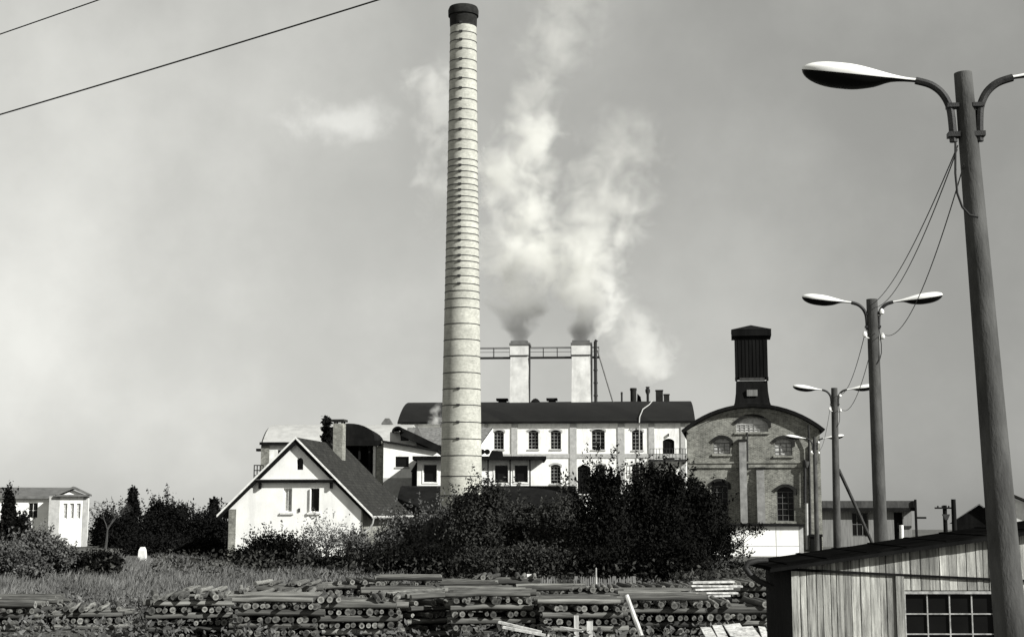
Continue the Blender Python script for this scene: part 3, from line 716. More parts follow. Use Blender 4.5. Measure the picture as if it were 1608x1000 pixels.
def build_long_shed():
    Y = 112
    x0, x1 = X(622, Y, 780), X(908, Y, 780)
    ze, zt = Z(803, Y), Z(762.5, Y + 6)
    o = thing('long_dark_shed', 'long low shed with plain black roof across the foot of the chimney', 'shed', ((x0 + x1) / 2, Y, 0))
    full, arc_ = barrel(Y, Y + 12, ze, zt, .2, 14, .2)
    MB().prism_x(full, x0, x1).build('roof', 'tar_roof', o, True)
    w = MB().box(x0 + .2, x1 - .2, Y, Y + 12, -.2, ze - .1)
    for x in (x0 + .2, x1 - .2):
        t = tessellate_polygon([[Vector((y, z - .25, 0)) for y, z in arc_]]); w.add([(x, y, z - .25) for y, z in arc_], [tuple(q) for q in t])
    w.build('wall', 'dark_render', o)
build_long_shed()

# ------------------------------------------------------------------ left white building
def build_left():
    Y = 118; Yw = 119.5
    o = thing('pedimented_house', 'white building with grey roof and small pedimented bay at far left', 'house', (X(105, Y), Y, 0))
    bx0, bx1, _, _ = RC(77, 780, 135, 860, Y); ze = Z(779, Y); zr = Z(764.5, Y)
    c = (bx0 + bx1) / 2 + .6
    bx0b = bx0 + 1.0
    outer = [(bx0, -.2), (bx1, -.2), (bx1, ze), (bx0, ze)]
    ws = [RC(99 + i * 10, 790, 105.5 + i * 10, 814, Y) for i in range(3)]
    MB().facade(outer, [arch_pts(*q) for q in ws], Y, .2).shell(outer, Y, Y + 2.2, skip=(0,)).build('wall', 'white_plaster', o)
    for q in ws: window(o, *q, Y, nx=1, nz=2, frame='limewash', glass='bright_glass', depth=.15)
    MB().box(bx0 - .003, bx0 + .85, Y - .03, Y + .2, -.2, ze - .004).build('brick_corner', 'grey_plaster', o)
    MB().box(bx1 - .35, bx1 + .03, Y - .03, Y + .4, -.2, ze - .004).build('brick_corner', 'grey_plaster', o)
    gx0, gx1 = X(92, Y, 775), X(137, Y, 775); gm = (gx0 + gx1) / 2
    MB().prism_y([(gx0 + .2, ze + .12), (gx1 - .2, ze + .12), (gm, zr - .25)], Y - .05, Y + .1).build('pediment', 'white_plaster', o)
    rf = MB().prism_y([(gx0 - .2, ze), (gx1 + .15, ze), (gx1 + .15, ze + .14), (gx0 - .2, ze + .14)], Y - .4, Y - .06)
    for sg, gx in ((-1, gx0 - .2), (1, gx1 + .15)):
        a = [(gm, zr + .06), (gx, ze + .18), (gx, ze + .02), (gm, zr - .14)]
        if sg > 0: a = a[::-1]
        rf.prism_y(a, Y - .4, Y + 2.6)
    rf.build('pediment_roof', 'dark_render', o)
    # long wing running off to the left
    wx0 = X(-70, Yw, 800); wx1 = bx0 - .004
    outer = [(wx0, -.2), (wx1, -.2), (wx1, ze), (wx0, ze)]
    ws = [RC(54, 789, 68, 813, Yw), RC(20, 789, 34, 813, Yw), RC(-14, 789, 0, 813, Yw)]
    MB().facade(outer, [arch_pts(*q) for q in ws], Yw, .25).shell(outer, Yw, Yw + 8, skip=(0,)).build('wing_wall', 'white_plaster', o)
    for q in ws: window(o, *q, Yw, nx=2, nz=2, frame='limewash', bar=.04)
    x1r = gm - .1
    MB().add([(wx0, Yw - .4, ze), (gx0 - .1, Yw - .4, ze), (gx0 + .9, Yw + 4, zr + .05), (wx0, Yw + 4, zr + .05), (wx0, Yw + 8.4, ze), (gx0 - .1, Yw + 8.4, ze), (wx0, Yw - .4, ze - .18), (gx0 - .1, Yw - .4, ze - .18)],
             [(0, 1, 2, 3), (3, 2, 5, 4), (6, 7, 1, 0), (1, 5, 2)]).build('roof', 'dark_render', o)
    o.rotation_euler = (0, 0, R(13))
build_left()

# ------------------------------------------------------------------ right low building, far roof
def build_right():
    Y = 118
    x0, x1, z0, z1 = RC(1288, 800, 1432, 850, Y)
    o = thing('flat_roofed_block', 'grey flat-roofed block with dark doorways behind the concrete lamp posts', 'outbuilding', ((x0 + x1) / 2, Y, 0))
    dr = [RC(1311, 806, 1320, 850, Y), RC(1338, 804, 1364, 842, Y), RC(1404, 804, 1418, 850, Y)]
    outer = [(x0, -.2), (x1, -.2), (x1, z1), (x0, z1)]
    MB().facade(outer, [arch_pts(*q) for q in dr], Y, .3).shell(outer, Y, Y + 9, skip=(0,)).build('wall', 'grey_wood', o)
    window(o, *dr[1], Y, nx=3, nz=2, frame='dark_render', bar=.08, depth=.25)
    for q in (dr[0], dr[2]): MB().box(q[0] + .02, q[1] - .02, Y + .22, Y + .28, q[2], q[3] - .02).build('door', 'dark_wood', o)
    MB().box(x0 - .2, x1 + .15, Y - .6, Y + 9.2, z1 + .004, Z(786, Y)).build('parapet', 'trunk_bark', o)
    MB().box(x0 - .25, x1 + .2, Y - .68, Y - .605, z1 - .1, z1 + .16).build('fascia', 'tar_roof', o)
    MB().box(X(1430.5, Y), X(1433.5, Y), Y - .9, Y - .7, 0, Z(784, Y)).build('post', 'dark_wood', o)
    MB().box(X(1433, Y), X(1448, Y), Y - .85, Y - .7, Z(814, Y), Z(811, Y)).build('bracket', 'dark_wood', o)
    Y2 = 150
    o2 = thing('dark_roofed_barn', 'barn with dark steep roof and pale gable strip behind the shed roof', 'barn', (X(1545, Y2), Y2, 0))
    pk = P(1538, 792, Y2); l = P(1494, 822, Y2); r_ = P(1580, 822, Y2)
    MB().prism_y([(l.x, l.z), (r_.x, r_.z), (pk.x, pk.z)], Y2, Y2 + .3).box(l.x + .5, r_.x - .5, Y2 + .01, Y2 + 12, -.2, l.z).build('wall', 'dark_wood', o2)
    MB().add([(l.x - .2, Y2 - .4, l.z - .1), (pk.x, Y2 - .4, pk.z + .1), (r_.x + .2, Y2 - .4, r_.z - .1), (l.x - .2, Y2 + 12, l.z - .1), (pk.x, Y2 + 12, pk.z + .1), (r_.x + .2, Y2 + 12, r_.z - .1)], [(0, 1, 4, 3), (1, 2, 5, 4)]).build('roof', 'tile_roof', o2)
    Y3 = 158
    o3 = thing('pale_gabled_barn', 'pale gable end of a further barn showing beside the nearest lamp post', 'barn', (X(1600, Y3), Y3, 0))
    pk = P(1592, 778, Y3); l = P(1538, 803, Y3); r_ = P(1650, 803, Y3)
    MB().prism_y([(l.x + .4, -.2), (r_.x - .4, -.2), (r_.x - .4, l.z), (pk.x, pk.z - .3), (l.x + .4, l.z)], Y3, Y3 + 12).build('wall', 'white_plaster', o3)
    rf = MB()
    for e in (l, r_):
        a = [(pk.x, pk.z + .15), (e.x, e.z + .1), (e.x, e.z - .15), (pk.x, pk.z - .12)]
        if e is r_: a = a[::-1]
        rf.prism_y(a, Y3 - .6, Y3 + 12.3)
    rf.build('roof', 'tile_roof', o3); o3.rotation_euler = (0, 0, R(-19)); o2.rotation_euler = (0, 0, R(-18))
    # utility pole with cross-arm, and the plain post by it
    Yp = 110
    u = thing('utility_pole', 'dark wooden utility pole with one cross-arm and insulators beyond the flat block', 'pole', (X(1482, Yp), Yp, 0))
    MB().tube([(X(1482, Yp), Yp, 0), (X(1482, Yp), Yp, Z(793, Yp))], .16, 10).build('shaft', 'dark_wood', u, True)
    MB().box(X(1465, Yp), X(1496, Yp), Yp - .28, Yp - .17, Z(798.5, Yp), Z(796, Yp)).build('cross_arm', 'dark_wood', u)
    MB().prism_y([(X(1480, Yp), Z(816, Yp)), (X(1484, Yp), Z(816, Yp)), (X(1488, Yp), Z(807, Yp)), (X(1476, Yp), Z(807, Yp))], Yp - .35, Yp - .17).build('transformer', 'iron', u)
    for px in (1470, 1477, 1487):
        MB().lathe([(.05, Z(796, Yp)), (.07, Z(794.5, Yp)), (.03, Z(793.5, Yp))], X(px, Yp), Yp - .22, 8).build('insulator', 'iron', u, True)
    t = MB().tube([(X(1496, 108), 108, 0), (X(1496, 108), 108, Z(783.5, 108))], [.2, .17], 10).build('plain_post', 'dark_wood', None, True)
    tag(t, 'bare dark wooden post just right of the utility pole cross-arm', 'post')
build_right()

# ------------------------------------------------------------------ wooden shed in the foreground
def build_shed():
    Y = 24; D = 2.45
    x0 = X(1245, Y, 900); x1 = X(1720, Y, 900)
    def roofz(px): return Z(889 + (px - 1245) * (842 - 889) / (1570 - 1245), Y)
    o = thing('wooden_shed', 'weathered vertical plank shed with tarred sloping roof and barred dark window', 'shed', (x0, Y, 0))
    wx0, wx1, wz0, wz1 = RC(1423, 932, 1563, 1027, Y)
    zb = lambda px: Z(893 + (px - 1245) * (909 - 893) / 325, Y)
    # structural wall behind the cladding
    zl, zr = roofz(1245) - .02, roofz(1720) - .02
    outer = [(x0 + .01, 0), (x1, 0), (x1, zr), (x0 + .01, zl)]
    MB().facade(outer, [arch_pts(wx0, wx1, wz0, wz1)], Y + .03, .12).shell(outer, Y + .03, Y + D, skip=(0,)).build('wall', 'dark_wood', o)
    pl = MB(); x = X(1224, Y, 890); rn = random.Random(3)
    def px_of(xx): return 804 + xx * F / (Y * CP)
    while x < x1:
        w = rn.uniform(.09, .175); xe = min(x + w - rn.uniform(.006, .016), x1)
        ppx = 1245 + (x - x0) / (x1 - x0) * 475
        ppe = 1245 + (xe - x0) / (x1 - x0) * 475
        th = rn.uniform(.0, .012)
        # upper board, above the batten
        a, b_ = zb(ppx) + .012, zb(ppe) + .012
        up = lambda za, zc, q0, q1: pl.add([(x, Y - th, za[0]), (xe, Y - th, za[1]), (xe, Y - th, zc[1]), (x, Y - th, zc[0]), (x, Y + .025, za[0]), (xe, Y + .025, za[1]), (xe, Y + .025, zc[1]), (x, Y + .025, zc[0])], [(0, 1, 2, 3), (0, 4, 5, 1), (1, 5, 6, 2), (2, 6, 7, 3), (3, 7, 4, 0)])
        up((a, b_), (roofz(ppx) - .01, roofz(ppe) - .01), 0, 0)
        if x < x0: x += w; continue
        lo_top = (zb(ppx) - .012, zb(ppe) - .012)
        if xe < wx0 - .0 or x > wx1:
            up((0, 0), lo_top, 0, 0)
        elif x < wx0 < xe or x < wx1 < xe:
            up((wz1 + .06, wz1 + .06), lo_top, 0, 0)
        else:
            up((wz1 + .06, wz1 + .06), lo_top, 0, 0); up((0, 0), (wz0 - .06, wz0 - .06), 0, 0)
        x += w
    pl.build('cladding', 'planking', o)
    bt = MB(); n = 2
    ax, bx = x0 - .22, x1
    za, zz = zb(1245), zb(1720)
    bt.prism_y([(ax, za - .018), (bx, zz - .018), (bx, zz + .018), (ax, za + .018)], Y - .045, Y - .014).build('batten', 'dark_wood', o)
    # vertical trim left of the window and to its right
    sd = MB(); y = Y + .04
    while y < Y + D:
        w = rn.uniform(.1, .16); sd.box(x0 - .022, x0 + .006, y, min(y + w - .008, Y + D), 0, zl - .03); y += w
    sd.build('side_cladding', 'dark_wood', o)  # near-black wood puts the side wall's shade into its colour
    tr = MB()
    for a, b_ in ((1407, 1420), (1567, 1578)):
        MB().box(X(a, Y, 950), X(b_, Y, 950), Y - .04, Y - .014, 0, zb(a) - .03).build('window_board', 'planking', o)
    tr.box(x0 - .03, x0 + .09, Y - .03, Y - .0135, 0, zb(1245) - .03)
    tr.build('corner_trim', 'planking', o)
    fr = MB(); b_ = .03
    fr.box(wx0 - .04, wx0, Y - .02, Y + .06, wz0 - .04, wz1 + .05); fr.box(wx1, wx1 + .04, Y - .02, Y + .06, wz0 - .04, wz1 + .05)
    fr.box(wx0 + .001, wx1 - .001, Y - .02, Y + .06, wz1, wz1 + .045); fr.box(wx0 + .001, wx1 - .001, Y - .02, Y + .06, wz0 - .04, wz0)
    for i in range(1, 4): c = wx0 + (wx1 - wx0) * i / 4; fr.box(c - .010, c + .010, Y + .02, Y + .055, wz0, wz1)
    for i in range(1, 3): c = wz0 + (wz1 - wz0) * i / 3; fr.box(wx0, wx1, Y + .023, Y + .052, c - .010, c + .010)
    w = fr.build('window', 'weathered_frame', o)
    MB().box(wx0, wx1, Y + .056, Y + .064, wz0, wz1).build('pane', 'black_glass', w)
    # roof: boarded deck with tarred felt, a low fascia, rough edge
    ex0 = X(1208, Y, 885); zE = roofz(1208)
    rf = MB(); seg = 14; top = []; bot = []
    for i in range(seg + 1):
        px = 1208 + (1730 - 1208) * i / seg
        j = rn.uniform(-.008, .008)
        top.append((X(px, Y, 880), roofz(px) + .055 + j)); bot.append((X(px, Y, 880), roofz(px) - .012))
    rf.prism_y(bot + top[::-1], Y - .16, Y + D + .05); roof = rf.build('roof', 'felt', o)
    fx = MB(); a0, b0 = top[0], top[-1]
    fx.prism_y([(bot[0][0] - .02, bot[0][1] - .02), (bot[-1][0], bot[-1][1] - .02), (b0[0], b0[1] - .03), (a0[0] - .02, a0[1] - .03)], Y - .185, Y - .162)
    fx.build('fascia', 'dark_wood', o)
    for i in range(7):     # folded strips of felt on the deck
        px = 1230 + i * 62; u0, u1 = X(px, Y), X(px + 6, Y)
        MB().prism_y([(u0, roofz(px) + .06), (u1, roofz(px + 6) + .06), (u1, roofz(px + 6) + .075), (u0, roofz(px) + .075)], Y - .15, Y + D + .04).build('felt_lap', 'felt', o)
    # gutter elbow returning from the low eave to the side wall
    gp = [P(1206, 880, Y + .5), P(1190, 880, Y + .5), P(1176, 883, Y + .5), P(1170, 891, Y + .5), P(1178, 902, Y + .5), P(1192, 912, Y + .5), P(1214, 922, Y + .55)]
    MB().tube(gp, [.045, .05, .055, .055, .05, .05, .05], 10).build('gutter_elbow', 'iron', o, True)
    tp = MB().tube([(X(1413, Y + 3.45), Y + 3.45, 0), (X(1413, Y + 3.45), Y + 3.45, Z(824, Y + 3.45))], .04, 10)
    p_ = tp.build('marker_post', 'limewash', None, True); tag(p_, 'slim white post whose top just clears the shed roof', 'post')
build_shed()

# ------------------------------------------------------------------ lamp posts
def lamp_meshes(sgn):
    """arm and head for one side, in pole-top coordinates (metres), mirrored by sgn"""
    A = MB(); pts = [(.155, -.88), (.165, -.6), (.19, -.42), (.27, -.26), (.40, -.15), (.58, -.09)]
    sm = []; ext = [pts[0]] + pts + [pts[-1]]
    for i in range(1, len(ext) - 2):      # smooth curve through the points
        p0, p1, p2, p3 = ext[i - 1:i + 3]
        for t in (0, .25, .5, .75):
            sm.append(tuple(.5 * (2 * p1[k_] + (p2[k_] - p0[k_]) * t + (2 * p0[k_] - 5 * p1[k_] + 4 * p2[k_] - p3[k_]) * t * t + (3 * p1[k_] - p0[k_] - 3 * p2[k_] + p3[k_]) * t ** 3) for k_ in (0, 1)))
    sm.append(pts[-1])
    A.tube([(sgn * x, -.04, z) for x, z in sm], .048, 8)
    A.box(min(sgn * .08, sgn * .22), max(sgn * .08, sgn * .22), -.1, .04, -.82, -.76); A.box(min(sgn * .08, sgn * .22), max(sgn * .08, sgn * .22), -.1, .04, -.45, -.4)
    # head: teardrop body split into aluminium hood (upper) and dark bowl (lower)
    def head(lower):
        H = MB(); L = 1.40; nx = 26; nr = 10
        us = [1 - (1 - i / nx) ** 1.5 for i in range(nx + 1)]
        for u in us:
            g_ = max(0, min(1, (u - .04) / .58)); g_ = g_ * g_ * (3 - 2 * g_)
            wdt = .038 + .158 * g_
            if u > .68: wdt *= math.sqrt(max(0.0004, 1 - ((u - .68) / .32) ** 2.2))
            b_ = max(0, min(1, (u - .18) / .2)); b_ = b_ * b_ * (3 - 2 * b_)
            hu = wdt * .62; hl = wdt * (.55 + .42 * b_)
            x = .56 + L * u; zc = -.09 + .19 * u
            for j in range(nr + 1):
                an = -.42 + (math.pi + .84) * j / nr
                if lower: an = -.30 - (math.pi - .60) * j / nr
                H.v.append((sgn * x, -.04 + wdt * math.cos(an), zc + (hl if lower else hu) * math.sin(an) - (.004 if lower else 0)))
        for i in range(nx):
            for j in range(nr):
                a = i * (nr + 1) + j; H.f.append((a, a + 1, a + nr + 2, a + nr + 1)); H.m.append(0)
        return H
    return A, head(False), head(True)

def build_lamps():
    posts = [((1512, 115), (1588, 1000), 17, (.108, .19), 'nearest concrete lamp post, cropped by the photo edge, with twin arms above the shed'),
             ((1369, 470), (1383, 840), 40, (.155, .185), 'tall concrete double lamp post rising just behind the shed roof, second largest'),
             ((1310, 609), (1314.5, 840), 68, (.15, .18), 'smaller double lamp post braced by a slanting strut, in front of flat block'),
             ((1279, 686), (1283, 855), 97, (.13, .16), 'smallest double lamp post, standing against the corner of the brick workshop')]
    proto = None; tops = []
    for (t, b, Y, (rt, rb), lab) in posts:
        pt, pb = P(t[0], t[1], Y), P(b[0], b[1], Y)
        d = (pb - pt); foot = pt + d * (pt.z / -d.z)
        o = thing('street_lamp', lab, 'lamp post', (foot.x, Y, 0), 0, 'double lamp posts along the works road')
        rf = rt + (rb - rt) * (foot - pt).length / d.length
        n = 12; pts = [foot.lerp(pt, i / n) for i in range(n + 1)]; rs = [rf + (rt - rf) * i / n for i in range(n + 1)]
        MB().tube(pts, rs, 14).build('pole', 'concrete', o, True)
        top = pt - Vector((foot.x, Y, 0)); tops.append(pt)
        if proto is None:
            proto = []
            for s in (-1, 1):
                A, U, Lw = lamp_meshes(s)
                a = A.build('arm', 'iron', None, True); h_ = U.build('lamp_head', 'aluminium', None, True); bw = Lw.build('bowl', 'lamp_bowl', None, True)
                proto.append((a.data, h_.data, bw.data))
                for q in (a, h_, bw): bpy.data.objects.remove(q)
        for (a, h_, bw) in proto:
            oa = bpy.data.objects.new('arm', a); C.objects.link(oa); oa.parent = o; oa.location = top; oa.rotation_euler = (0, 0, R(-6))
            oh = bpy.data.objects.new('lamp_head', h_); C.objects.link(oh); oh.parent = o; oh.location = top; oh.rotation_euler = (0, 0, R(-6))
            ob = bpy.data.objects.new('bowl', bw); C.objects.link(ob); ob.parent = oh
        # insulators on brackets
        for dx, dz in (((.24, -.35), (.24, -1.05), (-.26, -1.0)) if Y > 30 else ()):
            q = pt + Vector((dx, -.12, dz))
            sz = .55 if Y < 30 else 1
            MB().lathe([(.02, q.z - .1 * sz), (.06 * sz, q.z - .07 * sz), (.065 * sz, q.z), (.04 * sz, q.z + .05 * sz), (.01, q.z + .07 * sz)], q.x, q.y, 8).tube([q + Vector((0, 0, -.08 * sz)), (pt.x + dx * .3, q.y + .05, q.z - .14)], .014, 6).build('insulator', 'porcelain', o, True)
        # slack feed cable down the pole
        ls = -1 if Y < 30 else 1
        pts = [pt + Vector((ls * .16, -.1, -.9)), pt + Vector((ls * .19, -.14, -1.3)), pt + Vector((ls * .18, -.15, -1.55)), pt + Vector((ls * .13, -.16, -1.72)), pt + Vector((ls * .06 + .01, -.17, -1.82)), pt + Vector((ls * .0 + .05, -.18, -1.85))]
        MB().tube(pts, .014, 6).build('feed_cable', 'cable', o, True)
        if Y == 68:
            MB().tube([P(1317, 737, Y + .3), P(1346, 800, Y + 1.2), P(1372, 858, Y + 2.2)], .08, 8).build('strut', 'trunk_bark', o, True)
    # wires from post to post
    def wire(a, b, sag, r, lab, ext=0):
        n = 24; pts = []
        for i in range(n + 1):
            t = i / n; p = a.lerp(b, t); p.z -= sag * 4 * t * (1 - t); pts.append(p)
        w = MB().tube(pts, r, 5).build('overhead_wire', 'cable', None, True); tag(w, lab, 'wire', 'overhead wires')
    t1, t2, t3, t4 = tops
    wire(t1 + Vector((-.14, -.12, -.95)), t2 + Vector((-.1, -.12, -.2)), .35, .008, 'upper thin wire slung from the nearest lamp post to the second')
    wire(t1 + Vector((-.1, -.2, -1.2)), t2 + Vector((.24, -.12, -1.0)), .7, .008, 'lower slack wire slung from the nearest lamp post to the second')
    wire(t1 + Vector((-.15, -.12, -1.0)), t2 + Vector((.05, -.12, -.25)), .45, .008, 'middle thin wire slung from the nearest lamp post to the second')
    wire(t2 + Vector((-.26, -.12, -1.0)), t3 + Vector((.2, -.12, -.3)), .5, .011, 'upper thin wire between the second lamp post and the braced third')
    wire(t2 + Vector((.0, -.2, -1.0)), t3 + Vector((.24, -.12, -1.0)), .8, .011, 'lower thin wire between the second lamp post and the braced third')
    wire(t3 + Vector((-.26, -.12, -1.0)), t4 + Vector((.24, -.12, -.9)), .5, .011, 'thin wire between the braced third lamp post and the smallest one')
    a, b = P(-900, 428, 30), P(1500, -290, 18); wire(a, b, .25, .014, 'long overhead wire crossing the upper left sky, the lower of two')
    a, b = P(-900, 350, 30), P(1300, -415, 18); wire(a, b, .2, .011, 'overhead wire clipping the top left corner, the higher of two')
build_lamps()

# ------------------------------------------------------------------ vegetation
def quads(name, V, mat, parent=None, loc=Vector((0, 0, 0)), k=4):
    V = np.asarray(V, dtype=np.float32).reshape(-1, k, 3) - np.array(loc, dtype=np.float32)
    n = len(V); me = bpy.data.meshes.new(name)
    me.vertices.add(n * k); me.vertices.foreach_set('co', V.reshape(-1))
    me.loops.add(n * k); me.loops.foreach_set('vertex_index', np.arange(n * k, dtype=np.int32))
    me.polygons.add(n); me.polygons.foreach_set('loop_start', np.arange(0, n * k, k, dtype=np.int32))
    me.polygons.foreach_set('loop_total', np.full(n, k, dtype=np.int32))
    me.materials.append(MATS[mat]); me.update(calc_edges=True)
    o = bpy.data.objects.new(name, me); C.objects.link(o)
    if parent: o.parent = parent
    return o
def leaves(cent, size, droop=0.0):
    n = len(cent)
    d = RNG.normal(size=(n, 3)); d[:, 2] -= droop; d /= np.linalg.norm(d, axis=1)[:, None]
    e = RNG.normal(size=(n, 3)); e -= (e * d).sum(1)[:, None] * d; e /= np.linalg.norm(e, axis=1)[:, None]
    s = size * RNG.uniform(.6, 1.4, size=(n, 1)); w = s * RNG.uniform(.35, .6, size=(n, 1))
    nn = np.cross(d, e) * s * .15
    return np.stack([cent - d * s, cent + e * w + nn, cent + d * s, cent - e * w + nn], axis=1)

def plant(name, label, cat, blobs, Y, n, leaf, mat, group=None, clump=.22, trunk=.12, sprigs=0, limbs=5, dens=1.0, tmat='trunk_bark'):
    """blobs: (px, py, rx_px, ry_px, dy_m) ellipsoids holding the crown"""
    leaf *= .62; n = int(n * 2.1)
    s = Y / F
    el = []
    for (px, py, rx, ry, dy) in blobs:
        p = P(px, py, Y + dy); el.append((np.array(p), np.array([rx * s, min(rx, ry * 1.2) * s * .8, ry * s])))
    vol = np.array([e[1].prod() for e in el]) ** .7; vol /= vol.sum()
    base = P(blobs[0][0], 800, Y + blobs[0][4])
    o = thing(name, label, cat, (base.x, base.y, 0), 0, group)
    pts = []
    tips = []
    for (c, r), v in zip(el, vol):
        nc = max(8, int(40 * v * 2.2)); m = int(n * v)
        u = RNG.normal(size=(nc, 3)); u /= np.linalg.norm(u, axis=1)[:, None]
        cc = c + u * r * (RNG.uniform(.25, 1, size=(nc, 1)) ** .5) * .92
        tips += [cc[i] for i in range(nc)]
        ii = RNG.integers(0, nc, m); sc = RNG.uniform(.5, 1.3, size=nc)
        q = cc[ii] + RNG.normal(size=(m, 3)) * r * clump * sc[ii][:, None]
        pts.append(q)
        # a filling in the middle so that the crown is not see-through
        if dens > 0:
            m2 = int(m * .22 * dens); u = RNG.normal(size=(m2, 3)); u /= np.linalg.norm(u, axis=1)[:, None]
            pts.append(c + u * r * (RNG.uniform(0, 1, size=(m2, 1)) ** .4) * .8)
        for _ in range(int(sprigs * 1.8 * v) + (1 if sprigs else 0)):     # shoots that break the outline
            a = RNG.uniform(-1.1, 1.1); L = RNG.uniform(.2, .7) * r[2]
            st = c + np.array([math.sin(a) * r[0], RNG.uniform(-.6, .6) * r[1], math.cos(a) * r[2]]) * .85
            dr = np.array([math.sin(a) * .7 + RNG.normal() * .25, RNG.normal() * .3, math.cos(a) + .3]); dr /= np.linalg.norm(dr)
            m3 = int(14 + L * 16); t = RNG.uniform(0, 1, size=(m3, 1))
            pts.append(st + dr * L * t * 1.6 + RNG.normal(size=(m3, 3)) * leaf * .8)
    q = np.concatenate(pts); q[:, 2] = np.maximum(q[:, 2], .03)
    quads('crown', leaves(q, leaf), mat, o, Vector(o.location))
    tk = MB(); b0 = Vector((base.x, base.y, 0)); c0 = Vector(el[0][0]); c0.x += .0
    h0 = max(.4, c0.z * .8)
    tk.tube([b0, b0.lerp(Vector((c0.x, c0.y, h0)), .5) + Vector((.06, 0, 0)), Vector((c0.x, c0.y, h0))], [trunk, trunk * .8, trunk * .55], 7)
    rr = random.Random(len(label))
    for t in rr.sample(tips, min(limbs * 2, len(tips))):
        t = Vector(t); st = b0.lerp(Vector((c0.x, c0.y, h0)), rr.uniform(.35, .95))
        tk.tube([st, st.lerp(t, .5) + Vector((rr.uniform(-.1, .1), 0, .12)), t], [trunk * .45, trunk * .28, trunk * .1], 5)
    tk.build('trunk', tmat, o, True)
    return o

G1 = 'dark trees and bushes in front of the works'
plant('bush', 'dark bush at the foot of the tall chimney, speckled with lit leaves', 'bush', [(748, 842, 48, 62, 0), (735, 800, 26, 34, 1), (770, 792, 24, 30, 0)], 66, 9500, .12, 'leaf_dusk', G1, sprigs=10)
plant('bush', 'wide dark bush below the porch posts, right of the chimney foot', 'bush', [(812, 858, 48, 52, 0), (798, 826, 28, 28, 1), (840, 822, 26, 26, 0)], 68, 9500, .12, 'leaf_dusk', G1, sprigs=8)
plant('bush', 'rounded dark bush below the arched factory door', 'bush', [(884, 856, 46, 56, 0), (900, 806, 24, 32, 1), (862, 818, 20, 24, 0)], 66, 9500, .12, 'leaf_dusk', G1, sprigs=8)
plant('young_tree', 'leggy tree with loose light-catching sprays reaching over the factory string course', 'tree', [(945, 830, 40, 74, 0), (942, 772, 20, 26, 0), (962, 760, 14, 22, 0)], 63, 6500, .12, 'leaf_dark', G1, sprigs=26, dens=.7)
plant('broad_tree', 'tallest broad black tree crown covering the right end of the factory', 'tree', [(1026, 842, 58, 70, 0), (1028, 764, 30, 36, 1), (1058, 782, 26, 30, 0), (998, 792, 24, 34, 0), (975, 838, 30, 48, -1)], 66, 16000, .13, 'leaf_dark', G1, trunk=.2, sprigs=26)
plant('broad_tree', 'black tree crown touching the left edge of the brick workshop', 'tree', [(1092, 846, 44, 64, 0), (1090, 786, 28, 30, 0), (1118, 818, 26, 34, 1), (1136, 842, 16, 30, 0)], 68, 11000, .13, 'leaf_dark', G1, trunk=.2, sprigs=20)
plant('young_tree', 'straggly tree with feathery drooping branches against the white annex', 'tree', [(1116, 868, 16, 36, 0), (1148, 852, 22, 20, 0), (1180, 834, 26, 8, 0), (1160, 882, 24, 12, 0)], 60, 1100, .09, 'leaf_dark', G1, clump=.3, sprigs=30, dens=0.1, limbs=14, trunk=.06)
plant('bush', 'low black bush between the picket fence and the tall trees', 'bush', [(1010, 880, 60, 28, 0), (940, 882, 50, 26, 0)], 57, 7000, .10, 'leaf_dark', G1, sprigs=6)
plant('bush', 'low dark bush behind the log piles, beneath the porch', 'bush', [(840, 882, 60, 27, 0), (770, 884, 48, 25, 0)], 57, 7000, .10, 'leaf_dusk', G1, sprigs=6)
plant('bush', 'low black bush beside the white annex, right of the picket fence', 'bush', [(1066, 882, 42, 28, 0)], 57, 4500, .10, 'leaf_dark', G1, sprigs=5)
plant('bush', 'greyish leafy bush below the eave of the white house', 'bush', [(640, 852, 44, 42, 0), (612, 866, 30, 34, 0)], 70, 6500, .12, 'leaf_mid', G1, sprigs=10)
plant('bush', 'greyish leafy bush left of the chimney foot', 'bush', [(690, 850, 36, 46, 0), (704, 818, 18, 24, 0)], 69, 5500, .12, 'leaf_mid', G1, sprigs=12)
plant('bush', 'low dark bush in front of the grey leafy bushes', 'bush', [(655, 888, 56, 22, 0), (715, 882, 40, 26, 0), (600, 890, 40, 18, 0)], 60, 5500, .10, 'leaf_dark', G1, sprigs=8)
plant('bush', 'dense dark bush covering the lower left of the white gable', 'bush', [(425, 868, 46, 28, 0), (385, 878, 30, 20, 0), (468, 872, 30, 28, 0)], 74, 7500, .11, 'leaf_dark', G1, sprigs=16)
plant('young_tree', 'thin small-leaved tree with pale foliage before the white gable', 'tree', [(512, 838, 34, 24, 0), (535, 858, 26, 20, 0), (488, 862, 22, 18, 0)], 72, 1300, .085, 'leaf_mid', G1, clump=.3, sprigs=10, dens=.05, limbs=9, trunk=.07)
plant('bush', 'small bush covering the lower right corner of the white gable', 'bush', [(560, 858, 26, 24, 0), (580, 872, 26, 22, 0)], 73, 2000, .11, 'leaf_mid', G1, sprigs=8, dens=.3)
plant('bush', 'low dark bush along the foot of the white gable', 'bush', [(530, 888, 50, 16, 0), (590, 888, 30, 18, 0)], 66, 5000, .10, 'leaf_dark', G1, sprigs=6)
G2 = 'bushes in front of the pedimented house'
plant('young_tree', 'tall dark slender tree at the far left edge before the white building', 'tree', [(14, 806, 10, 34, 0), (16, 842, 20, 30, 0), (36, 826, 10, 18, 0)], 62, 5200, .11, 'leaf_dark', G2, sprigs=8)
plant('bush', 'windblown mottled bush below the small pedimented bay', 'bush', [(60, 866, 36, 27, 0), (92, 874, 22, 18, 0)], 60, 4200, .12, 'leaf_mid', G2, sprigs=14, dens=.6)
